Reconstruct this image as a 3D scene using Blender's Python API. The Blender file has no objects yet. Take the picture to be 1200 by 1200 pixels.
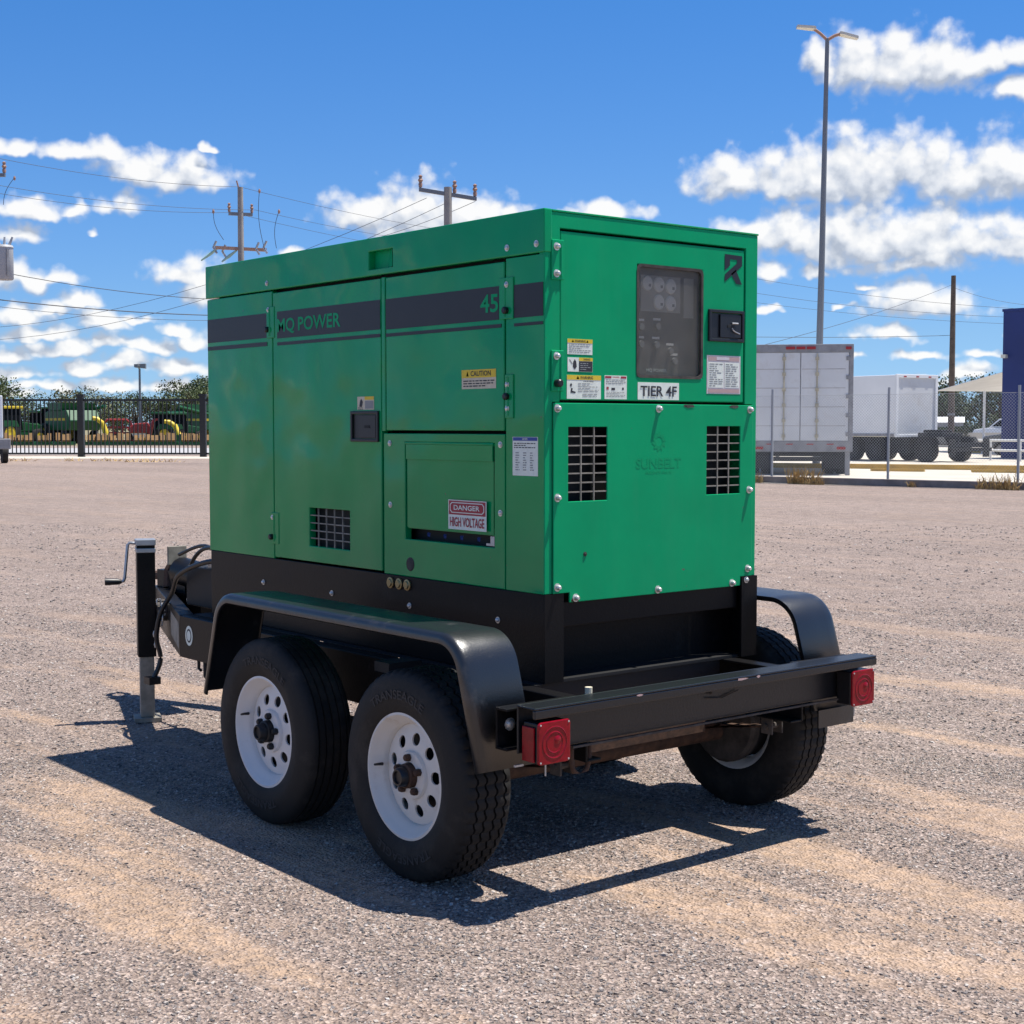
import bpy, math, random
import numpy as np
from mathutils import Vector, Matrix
random.seed(7)
RNG = np.random.default_rng(7)
scene = bpy.context.scene
COL = scene.collection
R = math.radians

# ---------------------------------------------------------------- camera
CAM = Vector((-3.150, -3.7009, 1.461)); YAW = 0.6834; PIT = 0.05775; FPX = 1742.2
FW = Vector((math.sin(YAW)*math.cos(PIT), math.cos(YAW)*math.cos(PIT), -math.sin(PIT)))
RT = Vector((math.cos(YAW), -math.sin(YAW), 0)); UP = RT.cross(FW)
cd = bpy.data.cameras.new('camera'); cam = bpy.data.objects.new('camera', cd); COL.objects.link(cam)
cam.location = CAM; cam.rotation_euler = (math.pi/2-PIT, 0, -YAW)
cd.sensor_width = 36; cd.lens = 36*FPX/1200; cd.clip_start = .05; cd.clip_end = 6000
scene.camera = cam

def ray(u, v): return FW + RT*((u-600)/FPX) - UP*((v-600)/FPX)
def P(u, v, D): return CAM + ray(u, v)*D                       # survey point at depth D metres
def gp(u, D, z=0.0):                                           # point on the ground plane in the bearing u
    d = ray(u, 499.27); p = CAM + d*D; return Vector((p.x, p.y, z))
def zz(v, D): return P(600, v, D).z

# ---------------------------------------------------------------- light
SUN = Vector((0.30, -0.15, 1.0)).normalized()
world = bpy.data.worlds.new('World'); scene.world = world; world.use_nodes = True
ld = bpy.data.lights.new('sun', 'SUN'); ld.energy = 5.0; ld.angle = R(.53); ld.color = (1, .955, .88)
lo = bpy.data.objects.new('sun', ld); COL.objects.link(lo); lo.location = (3, -2, 12)
lo.rotation_euler = SUN.to_track_quat('Z', 'Y').to_euler()
vs = scene.view_settings; vs.view_transform = 'Standard'; vs.look = 'None'; vs.exposure = 0.62; vs.gamma = 1; vs.use_curve_mapping = False
scene.cycles.use_denoising = True; scene.cycles.denoising_prefilter = 'ACCURATE'
scene.cycles.max_bounces = 6; scene.cycles.diffuse_bounces = 3; world.cycles.sampling_method = 'MANUAL'; world.cycles.sample_map_resolution = 512; scene.cycles.transparent_max_bounces = 24
scene.cycles.sample_clamp_indirect = 6
SKY_STRENGTH = 0.108; CLOUD_STRENGTH = 0.67

# clouds seen in the photograph: centre u, v and half sizes in px (bottoms flatter than tops)
CLOUDS = [(1055,84,78,46),(1010,82,52,40),(960,82,24,30),(1105,80,46,42),(1150,76,34,24),(1192,104,34,22),(1188,68,22,20),
 (1010,212,92,60),(930,212,72,34),(860,214,56,30),(1080,206,74,44),(1150,206,70,46),(1205,200,50,40),(965,212,60,50),
 (1010,284,100,48),(915,278,64,38),(880,276,36,26),(1085,286,74,52),(1150,284,50,36),(1195,286,46,32),(1070,312,74,20),
 (905,314,20,16),(957,318,20,13),(1075,360,68,24),(1060,348,34,26),(1040,396,44,11),(900,360,14,8),(1130,438,40,12),
 (1080,418,34,7),(1000,420,16,6),(1195,390,18,6),(1150,416,22,7),(1085,450,40,8),(985,361,13,6),(1014,338,12,6),
 (215,212,60,24),(165,200,46,22),(130,182,44,16),(148,240,34,18),(40,248,50,16),(82,246,24,10),(18,276,40,14),(30,332,38,20),(62,332,26,12),(70,182,40,14),(15,178,40,14),
 (110,273,9,6),(250,178,10,7),(215,326,42,20),(232,350,26,24),(490,262,70,50),(425,258,50,30),(550,258,60,34),(600,252,26,16),(345,294,20,9),
 (715,252,44,16),(670,262,50,12),
 (22,372,36,15),(62,366,26,12),(98,360,30,13),(45,392,46,12),(120,382,40,14),(165,376,20,8),(205,388,26,9),(20,418,34,12),(75,412,40,14),(135,404,30,13),(180,408,32,15),(225,404,26,14),(30,440,40,11),(95,434,36,13),(150,430,30,14),(205,436,44,15),(60,455,56,9),(130,456,60,10),(200,458,52,10),(10,464,40,8),
 (300,400,60,24),(330,450,90,22),(420,440,90,30),(560,440,120,30),(760,440,120,34),(640,380,80,26)]

def cloud_field_group():
    g = bpy.data.node_groups.new('cloud_field', 'ShaderNodeTree')
    g.interface.new_socket('Vector', in_out='INPUT', socket_type='NodeSocketVector')
    g.interface.new_socket('Field', in_out='OUTPUT', socket_type='NodeSocketFloat')
    n = g.nodes; L = g.links.new
    gi = n.new('NodeGroupInput'); go = n.new('NodeGroupOutput')
    def math_(op, a, b=None, c=None):
        m = n.new('ShaderNodeMath'); m.operation = op
        for i, x in enumerate((a, b, c)):
            if x is None: continue
            if isinstance(x, (int, float)): m.inputs[i].default_value = x
            else: L(x, m.inputs[i])
        return m.outputs[0]
    def vec(op, a, b=None, c=None):
        m = n.new('ShaderNodeVectorMath'); m.operation = op
        for i, x in enumerate((a, b, c)):
            if x is None: continue
            if isinstance(x, (tuple, list)): m.inputs[i].default_value = x
            else: L(x, m.inputs[i])
        return m.outputs['Value'] if op == 'LENGTH' else m.outputs[0]
    sx = n.new('ShaderNodeSeparateXYZ'); L(gi.outputs[0], sx.inputs[0])
    az = math_('ARCTAN2', sx.outputs[0], sx.outputs[1]); el = math_('ARCSINE', sx.outputs[2])
    cb = n.new('ShaderNodeCombineXYZ'); L(az, cb.inputs[0]); L(el, cb.inputs[1])
    def noise(scale, detail, rough=.55, src=cb.outputs[0]):
        t = n.new('ShaderNodeTexNoise'); t.inputs['Scale'].default_value = scale
        t.inputs['Detail'].default_value = detail; t.inputs['Roughness'].default_value = rough
        L(src, t.inputs['Vector']); return t
    w1 = noise(34, 3)
    off = vec('MULTIPLY', vec('SUBTRACT', w1.outputs['Color'], (.5,.5,.5)), (.030,.022,0))
    q = vec('ADD', cb.outputs[0], off)
    cur = None
    for (u, v, ru, rv) in CLOUDS:
        d = ray(u, v).normalized(); a = math.atan2(d.x, d.y); e = math.asin(d.z)
        k = 1.26
        ia, ie = FPX/(ru*k), FPX/(rv*1.36)
        m = vec('MULTIPLY_ADD', q, (ia, ie, 0), (-a*ia, -e*ie, 0))
        m = vec('MAXIMUM', m, vec('MULTIPLY', m, (1, -1.9, 0)))
        l = vec('LENGTH', m)
        cur = l if cur is None else math_('MINIMUM', cur, l)
    f = math_('SUBTRACT', 1.0, cur)
    # the same kind of scattered cumulus all round the sky outside this bearing
    st = vec('MULTIPLY', cb.outputs[0], (1, 2.6, 1))
    big = noise(5.5, 4, .55, st).outputs[0]
    f2 = math_('MULTIPLY', math_('SUBTRACT', big, .56), 7.0)
    dv = math_('ABSOLUTE', math_('SUBTRACT', az, YAW))
    mr = n.new('ShaderNodeMapRange'); mr.inputs[1].default_value = .36; mr.inputs[2].default_value = .46; L(dv, mr.inputs[0])
    me = n.new('ShaderNodeMapRange'); me.inputs[1].default_value = .285; me.inputs[2].default_value = .36; L(el, me.inputs[0])
    msk = math_('MAXIMUM', mr.outputs[0], me.outputs[0])
    f2 = math_('SUBTRACT', f2, math_('MULTIPLY', math_('SUBTRACT', 1.0, msk), 8.0))
    f = math_('MAXIMUM', f, f2)
    # billowing edges: rounded puffs at two sizes plus fine fraying
    w2 = noise(90, 3)
    qb = vec('ADD', cb.outputs[0], vec('MULTIPLY', vec('SUBTRACT', w2.outputs['Color'], (.5,.5,.5)), (.010,.008,0)))
    def puff(scale):
        t = n.new('ShaderNodeTexVoronoi'); t.voronoi_dimensions = '2D'; t.feature = 'SMOOTH_F1'; t.inputs['Scale'].default_value = scale
        t.inputs['Smoothness'].default_value = .35; L(qb, t.inputs['Vector']); return t.outputs['Distance']
    f = math_('ADD', f, math_('MULTIPLY', math_('SUBTRACT', .42, puff(50)), .55))
    f = math_('ADD', f, math_('MULTIPLY', math_('SUBTRACT', .42, puff(120)), .24))
    nz = noise(48, 5, .56).outputs[0]
    f = math_('ADD', f, math_('MULTIPLY', math_('SUBTRACT', nz, .5), .95))
    L(f, go.inputs[0])
    return g

def build_world():
    nt = world.node_tree; n = nt.nodes; L = nt.links.new; n.clear()
    out = n.new('ShaderNodeOutputWorld'); mix = n.new('ShaderNodeMixShader')
    bs = n.new('ShaderNodeBackground'); bc = n.new('ShaderNodeBackground')
    sky = n.new('ShaderNodeTexSky'); sky.sky_type = 'NISHITA'; sky.sun_disc = False
    sky.sun_elevation = math.asin(SUN.z); sky.sun_rotation = math.atan2(SUN.x, SUN.y)
    sky.altitude = 2200; sky.air_density = 1.2; sky.dust_density = 0; sky.ozone_density = 8.0
    # clear plateau air: deeper blue overhead, paler towards the horizon, the same all round
    tcs = n.new('ShaderNodeTexCoord'); sxs = n.new('ShaderNodeSeparateXYZ'); L(tcs.outputs['Generated'], sxs.inputs[0])
    mrs = n.new('ShaderNodeMapRange'); mrs.inputs[2].default_value = .30; L(sxs.outputs[2], mrs.inputs[0])
    rps = n.new('ShaderNodeValToRGB'); L(mrs.outputs[0], rps.inputs[0]); es = rps.color_ramp.elements
    es[0].position = 0; es[0].color = (.38, .56, .88, 1); es[1].position = 1; es[1].color = (.315, .64, .88, 1)
    for pos_, c_ in ((.2, (.46, .585, .76, 1)), (.5, (.44, .625, .80, 1))):
        k_ = es.new(pos_); k_.color = c_
    hs = n.new('ShaderNodeVectorMath'); hs.operation = 'MULTIPLY'
    L(sky.outputs[0], hs.inputs[0]); L(rps.outputs[0], hs.inputs[1]); L(hs.outputs[0], bs.inputs[0]); bs.inputs[1].default_value = SKY_STRENGTH
    g = cloud_field_group()
    tc = n.new('ShaderNodeTexCoord')
    def grp(vec):
        x = n.new('ShaderNodeGroup'); x.node_tree = g; L(vec, x.inputs[0]); return x.outputs[0]
    f1 = grp(tc.outputs['Generated'])
    va = n.new('ShaderNodeVectorMath'); va.operation = 'ADD'; va.inputs[1].default_value = (RT.x*.004, RT.y*.004, .010)
    L(tc.outputs['Generated'], va.inputs[0])
    f2 = grp(va.outputs[0])
    al = n.new('ShaderNodeMapRange'); al.interpolation_type = 'SMOOTHSTEP'
    al.inputs[1].default_value = .04; al.inputs[2].default_value = .66; L(f1, al.inputs[0])
    df = n.new('ShaderNodeMath'); df.operation = 'SUBTRACT'; L(f1, df.inputs[0]); L(f2, df.inputs[1])
    lit = n.new('ShaderNodeMapRange'); lit.inputs[1].default_value = -.30; lit.inputs[2].default_value = .40; L(df.outputs[0], lit.inputs[0])
    ramp = n.new('ShaderNodeValToRGB'); L(lit.outputs[0], ramp.inputs[0])
    e = ramp.color_ramp.elements
    e[0].position = 0; e[0].color = (.46, .51, .60, 1); e[1].position = 1; e[1].color = (1.0, .99, .97, 1)
    m = e.new(.50); m.color = (.76, .79, .84, 1)
    L(ramp.outputs[0], bc.inputs[0]); bc.inputs[1].default_value = CLOUD_STRENGTH
    # thin high haze keeps clouds a little transparent
    mu = n.new('ShaderNodeMath'); mu.operation = 'MULTIPLY'; mu.inputs[1].default_value = .94; L(al.outputs[0], mu.inputs[0])
    L(mu.outputs[0], mix.inputs[0]); L(bs.outputs[0], mix.inputs[1]); L(bc.outputs[0], mix.inputs[2])
    L(mix.outputs[0], out.inputs[0])
build_world()

# ---------------------------------------------------------------- materials
MATS = {}
def mat(name, col, rough=.5, metal=0, bump=None, vary=None, dust=None, coat=0, spec=.5, alpha=None, wave=None, emis=None, streak=0):
    """bump=(scale,dist) fine relief; vary=(scale,amount) value noise; dust=(colour,scale,lo,hi) patches of dirt; wave=(scale,dist) sheet-metal waviness"""
    m = bpy.data.materials.new(name); m.use_nodes = True; MATS[name] = m
    nt = m.node_tree; n = nt.nodes; L = nt.links.new; b = n['Principled BSDF']
    b.inputs['Roughness'].default_value = rough; b.inputs['Metallic'].default_value = metal
    b.inputs['Specular IOR Level'].default_value = spec; b.inputs['Coat Weight'].default_value = coat; b.inputs['Coat Roughness'].default_value = .08
    tc = n.new('ShaderNodeNewGeometry')
    def noise(scale, detail=4, rough_=.6):
        t = n.new('ShaderNodeTexNoise'); t.inputs['Scale'].default_value = scale; t.inputs['Detail'].default_value = detail
        t.inputs['Roughness'].default_value = rough_; L(tc.outputs['Position'], t.inputs['Vector']); return t.outputs[0]
    c = n.new('ShaderNodeRGB'); c.outputs[0].default_value = (*col, 1); cur = c.outputs[0]
    if vary:
        mr = n.new('ShaderNodeMapRange'); mr.inputs[1].default_value = .3; mr.inputs[2].default_value = .7
        mr.inputs[3].default_value = 1-vary[1]; mr.inputs[4].default_value = 1+vary[1]; L(noise(vary[0]), mr.inputs[0])
        mx = n.new('ShaderNodeVectorMath'); mx.operation = 'SCALE'; L(cur, mx.inputs[0]); L(mr.outputs[0], mx.inputs['Scale']); cur = mx.outputs[0]
    if dust:
        mr = n.new('ShaderNodeMapRange'); mr.inputs[1].default_value = dust[2]; mr.inputs[2].default_value = dust[3]; L(noise(dust[1], 7, .68), mr.inputs[0])
        mx = n.new('ShaderNodeMix'); mx.data_type = 'RGBA'; L(mr.outputs[0], mx.inputs[0]); L(cur, mx.inputs[6]); mx.inputs[7].default_value = (*dust[0], 1); cur = mx.outputs[2]
        rr = n.new('ShaderNodeMapRange'); rr.inputs[3].default_value = rough; rr.inputs[4].default_value = .85; L(mr.outputs[0], rr.inputs[0]); L(rr.outputs[0], b.inputs['Roughness'])
    if streak:
        # dust runs and fading down the sheet metal, a few chips
        sv = n.new('ShaderNodeVectorMath'); sv.operation = 'MULTIPLY'; sv.inputs[1].default_value = (9, 9, .9); L(tc.outputs['Position'], sv.inputs[0])
        t = n.new('ShaderNodeTexNoise'); t.inputs['Scale'].default_value = 1.6; t.inputs['Detail'].default_value = 7; t.inputs['Roughness'].default_value = .66; L(sv.outputs[0], t.inputs['Vector'])
        mr = n.new('ShaderNodeMapRange'); mr.inputs[1].default_value = .50; mr.inputs[2].default_value = .80; mr.inputs[4].default_value = streak; L(t.outputs[0], mr.inputs[0])
        mx = n.new('ShaderNodeMix'); mx.data_type = 'RGBA'; L(mr.outputs[0], mx.inputs[0]); L(cur, mx.inputs[6]); mx.inputs[7].default_value = (.075, .29, .16, 1); cur = mx.outputs[2]
        ch = n.new('ShaderNodeMapRange'); ch.inputs[1].default_value = .735; ch.inputs[2].default_value = .75; L(noise(34, 3), ch.inputs[0])
        mx = n.new('ShaderNodeMix'); mx.data_type = 'RGBA'; L(ch.outputs[0], mx.inputs[0]); L(cur, mx.inputs[6]); mx.inputs[7].default_value = (.10, .13, .10, 1); cur = mx.outputs[2]
        rv = n.new('ShaderNodeMapRange'); rv.inputs[1].default_value = .35; rv.inputs[2].default_value = .7; rv.inputs[3].default_value = rough*.8; rv.inputs[4].default_value = rough*1.7; L(noise(5, 6), rv.inputs[0]); L(rv.outputs[0], b.inputs['Roughness'])
    L(cur, b.inputs['Base Color'])
    nrm = None
    for spec_ in (wave, bump):
        if spec_:
            bp = n.new('ShaderNodeBump'); bp.inputs['Strength'].default_value = 1; bp.inputs['Distance'].default_value = spec_[1]
            L(noise(spec_[0], 1.5 if spec_ is wave else 5), bp.inputs['Height'])
            if nrm: L(nrm, bp.inputs['Normal'])
            nrm = bp.outputs[0]
    if nrm: L(nrm, b.inputs['Normal']); L(nrm, b.inputs['Coat Normal'])
    if alpha is not None: b.inputs['Alpha'].default_value = alpha
    if emis: b.inputs['Emission Color'].default_value = (*emis, 1); b.inputs['Emission Strength'].default_value = 1
    return m

GREEN = mat('green_paint', (.0, .300, .092), .09, wave=(2.3, .022), vary=(3, .06), spec=.34, streak=.05)
GREEN_R = mat('green_paint_matt', (.0, .325, .125), .36, wave=(2.0, .006), vary=(4, .07), spec=.15, streak=.12)
GREEN_D = mat('green_ghost', (.0, .297, .113), .45, spec=.2)
SEAM = mat('dark_interior', (.006, .008, .008), .7)
STRIPE = mat('stripe_vinyl', (.012, .0105, .013), .42, vary=(6, .15))
BLACK = mat('black_steel', (.007, .0066, .007), .38, bump=(90, .0006), dust=((.06,.05,.042), 5, .58, 1.2), spec=.16)
BLACKM = mat('black_matt', (.006, .006, .0065), .6, vary=(8, .3))
FENDER = mat('fender_black', (.010, .011, .013), .30, bump=(200, .0006), dust=((.12,.115,.108), 9, .57, 1.0), spec=.8)
BUMPER = mat('bumper_paint', (.009, .010, .012), .32, bump=(110, .0010), dust=((.20,.15,.11), 11, .66, .90), spec=.5)
RUBBER = mat('tyre_rubber', (.0125, .012, .0115), .68, bump=(140, .0006), dust=((.075,.064,.053), 8, .50, 1.0), spec=.3)
WHITEW = mat('white_wheel_paint', (.68, .67, .65), .35, dust=((.40,.32,.24), 9, .62, 1.1))
WHITEW2 = mat('dusty_wheel_paint', (.66, .63, .575), .42, dust=((.38,.28,.18), 10, .58, .95))
RUST = mat('rusty_steel', (.060, .030, .017), .85, vary=(30, .5), bump=(90, .001))
DIRT = mat('dirty_steel', (.06, .050, .042), .8, vary=(20, .5), bump=(60, .001))
GALV = mat('galvanised_steel', (.42, .43, .44), .42, metal=.75, vary=(25, .15))
ZINC = mat('zinc_bolt', (.62, .61, .58), .35, metal=.6, vary=(60, .25))
GREYP = mat('weathered_grey_steel', (.24, .22, .18), .65, vary=(14, .35), bump=(70, .0008))
PLASTIC = mat('black_plastic', (.008, .008, .010), .4)
BRASS = mat('brass', (.36, .27, .13), .4, metal=.8)
RED = mat('red_lens', (.25, .002, .010), .22, spec=.3, vary=(30, .25))
REDD = mat('red_lens_dark', (.19, .002, .008), .25, spec=.3)
WHITEST = mat('sticker_white', (.76, .80, .70), .5, vary=(40, .08))
CREAM = mat('sticker_cream', (.60, .54, .40), .55, vary=(40, .1))
YELLOW = mat('sticker_yellow', (.72, .52, .03), .5)
REDST = mat('sticker_red', (.36, .02, .035), .5)
BLUEST = mat('sticker_blue', (.03, .07, .30), .5)
INK = mat('print_ink', (.03, .03, .035), .6)
INKG = mat('print_grey', (.26, .27, .26), .6)
INKR = mat('print_red', (.34, .05, .05), .6)
PLATE = mat('metal_plate', (.66, .60, .58), .4, metal=.2, vary=(30, .12))
HOLO = mat('lens_glint', (.8, .75, .75), .2)
PANELG = mat('control_panel_grey', (.15, .145, .13), .6)
GAUGE = mat('gauge_face', (.85, .84, .76), .5)
RUBBERL = mat('tyre_lettering', (.034, .032, .030), .8)
PINKPR = mat('faded_red_print', (.48, .33, .31), .6)
GLASSD = mat('dusty_window', (.17, .155, .125), .16, alpha=.30, vary=(12, .2), spec=.35)

# ---------------------------------------------------------------- mesh helpers
class MB:
    def __init__(s): s.v = []; s.f = []; s.m = []; s.M = None
    def pt(s, p):
        p = Vector(p)
        if s.M is not None: p = s.M @ p
        s.v.append(p); return len(s.v)-1
    def face(s, ids, mi=0): s.f.append(tuple(ids)); s.m.append(mi)
    def quad(s, pts, mi=0): s.face([s.pt(p) for p in pts], mi); return s
    def box(s, x0, x1, y0, y1, z0, z1, mi=0):
        x0, x1 = min(x0,x1), max(x0,x1); y0, y1 = min(y0,y1), max(y0,y1); z0, z1 = min(z0,z1), max(z0,z1)
        i = [s.pt(p) for p in ((x0,y0,z0),(x1,y0,z0),(x1,y1,z0),(x0,y1,z0),(x0,y0,z1),(x1,y0,z1),(x1,y1,z1),(x0,y1,z1))]
        for q in ((0,3,2,1),(4,5,6,7),(0,1,5,4),(1,2,6,5),(2,3,7,6),(3,0,4,7)): s.face([i[k] for k in q], mi)
        return s
    def prism(s, pts, a0, a1, fn, mi=0):
        """2-D polygon extruded between a0 and a1; fn(p, q, a) gives the 3-D point"""
        A = [s.pt(fn(p, q, a0)) for p, q in pts]; B = [s.pt(fn(p, q, a1)) for p, q in pts]; n = len(pts)
        s.face(A[::-1], mi); s.face(B, mi)
        for i in range(n): s.face((A[i], A[(i+1) % n], B[(i+1) % n], B[i]), mi)
        return s
    def tube(s, path, r, n=8, mi=0, caps=True):
        path = [Vector(p) for p in path]; rs = r if isinstance(r, (list, tuple)) else [r]*len(path); rings = []
        ref = None
        for i, p in enumerate(path):
            t = (path[min(i+1, len(path)-1)]-path[max(i-1, 0)]).normalized()
            if ref is None: ref = Vector((0,0,1)) if abs(t.z) < .9 else Vector((1,0,0))
            a = t.cross(ref).normalized(); b = t.cross(a).normalized(); ref = -b if False else ref
            rings.append([s.pt(p + (a*math.cos(2*math.pi*k/n)+b*math.sin(2*math.pi*k/n))*rs[i]) for k in range(n)])
        for i in range(len(rings)-1):
            for k in range(n): s.face((rings[i][k], rings[i+1][k], rings[i+1][(k+1) % n], rings[i][(k+1) % n]), mi)
        if caps: s.face(rings[0], mi); s.face(rings[-1][::-1], mi)
        return s
    def cyl(s, p0, p1, r, n=14, mi=0): return s.tube([p0, p1], r, n, mi)
    def lathe(s, prof, cen, ax, n=48, mi=0, closed=False):
        """prof: (radius, offset along ax)"""
        ax = Vector(ax).normalized(); cen = Vector(cen)
        ref = Vector((0,0,1)) if abs(ax.z) < .9 else Vector((1,0,0)); a = ax.cross(ref).normalized(); b = ax.cross(a)
        rings = []
        for k in range(n):
            d = a*math.cos(2*math.pi*k/n)+b*math.sin(2*math.pi*k/n)
            rings.append([s.pt(cen+d*r+ax*o) for r, o in prof])
        m = len(prof)
        for k in range(n):
            A, B = rings[k], rings[(k+1) % n]
            for j in range(m if closed else m-1): s.face((A[j], A[(j+1) % m], B[(j+1) % m], B[j]), mi)
        return s
    def grid(s, us, vs, hole, t0, t1, fn, mi=0):
        """flat plate on a u-v grid with cells left open where hole(uc, vc); thickness t0..t1; fn(u, v, t)"""
        us = sorted(set(round(u, 5) for u in us)); vs = sorted(set(round(v, 5) for v in vs)); ids = {}
        def p(i, j, k):
            if (i,j,k) not in ids: ids[i,j,k] = s.pt(fn(us[i], vs[j], (t0, t1)[k]))
            return ids[i,j,k]
        nu, nv = len(us)-1, len(vs)-1
        solid = lambda i, j: 0 <= i < nu and 0 <= j < nv and not hole((us[i]+us[i+1])/2, (vs[j]+vs[j+1])/2)
        for i in range(nu):
            for j in range(nv):
                if not solid(i, j): continue
                s.face((p(i,j,1),p(i+1,j,1),p(i+1,j+1,1),p(i,j+1,1)), mi); s.face((p(i,j,0),p(i,j+1,0),p(i+1,j+1,0),p(i+1,j,0)), mi)
                if not solid(i-1,j): s.face((p(i,j,0),p(i,j,1),p(i,j+1,1),p(i,j+1,0)), mi)
                if not solid(i+1,j): s.face((p(i+1,j,0),p(i+1,j+1,0),p(i+1,j+1,1),p(i+1,j,1)), mi)
                if not solid(i,j-1): s.face((p(i,j,0),p(i+1,j,0),p(i+1,j,1),p(i,j,1)), mi)
                if not solid(i,j+1): s.face((p(i,j+1,0),p(i,j+1,1),p(i+1,j+1,1),p(i+1,j+1,0)), mi)
        return s
    def text(s, body, u0, u1, v0, v1, t, fn, mi=0):
        V, F = text_mesh(body); ids = [s.pt(fn(u0+(u1-u0)*a, v0+(v1-v0)*b, t)) for a, b in V]
        for f in F: s.face([ids[i] for i in f], mi)
        return s

TEXT = {}
def text_mesh(body, bold=.018):
    if body in TEXT: return TEXT[body]
    cu = bpy.data.curves.new('t', 'FONT'); cu.body = body; cu.resolution_u = 3; cu.offset = bold
    o = bpy.data.objects.new('t', cu); COL.objects.link(o)
    dg = bpy.context.evaluated_depsgraph_get(); me = o.evaluated_get(dg).to_mesh()
    V = [(v.co.x, v.co.y) for v in me.vertices]; F = [tuple(p.vertices) for p in me.polygons]
    o.evaluated_get(dg).to_mesh_clear(); bpy.data.objects.remove(o); bpy.data.curves.remove(cu)
    x0 = min(v[0] for v in V); x1 = max(v[0] for v in V); y0 = min(v[1] for v in V); y1 = max(v[1] for v in V)
    TEXT[body] = ([((x-x0)/(x1-x0), (y-y0)/(y1-y0)) for x, y in V], F); return TEXT[body]

ORG = {}
def root(name, label, cat, loc=(0,0,0), rz=0, group=None, local=False):
    o = bpy.data.objects.new(name, None); COL.objects.link(o); o.location = loc; o.rotation_euler = (0,0,rz)
    o.empty_display_size = .1
    ORG[o] = Vector((0,0,0)) if local else Vector(loc)
    tag(o, label, cat, group); return o
def tag(o, label=None, cat=None, group=None, kind=None):
    if label: o['label'] = label
    if cat: o['category'] = cat
    if group: o['group'] = group
    if kind: o['kind'] = kind
    return o
def mk(name, mb, mats, parent=None, smooth=0, bev=0, bseg=2, label=None, solid=0, origin=None):
    me = bpy.data.meshes.new(name)
    c = Vector(origin) if origin is not None else None
    if c is None:
        lo_ = Vector([min(v[i] for v in mb.v) for i in range(3)]); hi_ = Vector([max(v[i] for v in mb.v) for i in range(3)]); c = (lo_+hi_)/2
        if parent is None: c.z = lo_.z
    me.from_pydata([tuple(v-c) for v in mb.v], [], mb.f)
    if not isinstance(mats, (list, tuple)): mats = [mats]
    for m in mats: me.materials.append(m)
    if len(mats) > 1: me.polygons.foreach_set('material_index', mb.m)
    me.validate(); me.update()
    import bmesh
    bm = bmesh.new(); bm.from_mesh(me); bmesh.ops.recalc_face_normals(bm, faces=bm.faces) if len(me.polygons) < 60000 and not solid else None
    bm.to_mesh(me); bm.free()
    if smooth:
        me.shade_smooth(); me.set_sharp_from_angle(angle=R(smooth))
    o = bpy.data.objects.new(name, me); COL.objects.link(o)
    o.location = c - (ORG[parent] if parent else Vector((0,0,0))); ORG[o] = c
    if parent: o.parent = parent
    if label: o['label'] = label
    if solid:
        md = o.modifiers.new('s', 'SOLIDIFY'); md.thickness = solid; md.offset = 0
    if bev:
        md = o.modifiers.new('b', 'BEVEL'); md.width = bev; md.segments = bseg; md.limit_method = 'ANGLE'; md.angle_limit = R(40)
    return o
def dup(src, loc_root_coords, parent):
    """copy of a part (with its sub-parts) centred at a point given in its thing's coordinates"""
    c = src.copy(); COL.objects.link(c); c.parent = parent; ORG[c] = Vector(loc_root_coords); c.location = ORG[c]-ORG[parent]
    for ch in src.children:
        k = ch.copy(); COL.objects.link(k); k.parent = c; ORG[k] = ORG[c]+ch.location
    return c

SIDE = lambda a, z, t: (-t, a, z)            # a = y along the trailer's left side, t outward
REAR = lambda a, z, t: (a, -t, z)            # a = x across the rear, t outward

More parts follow.
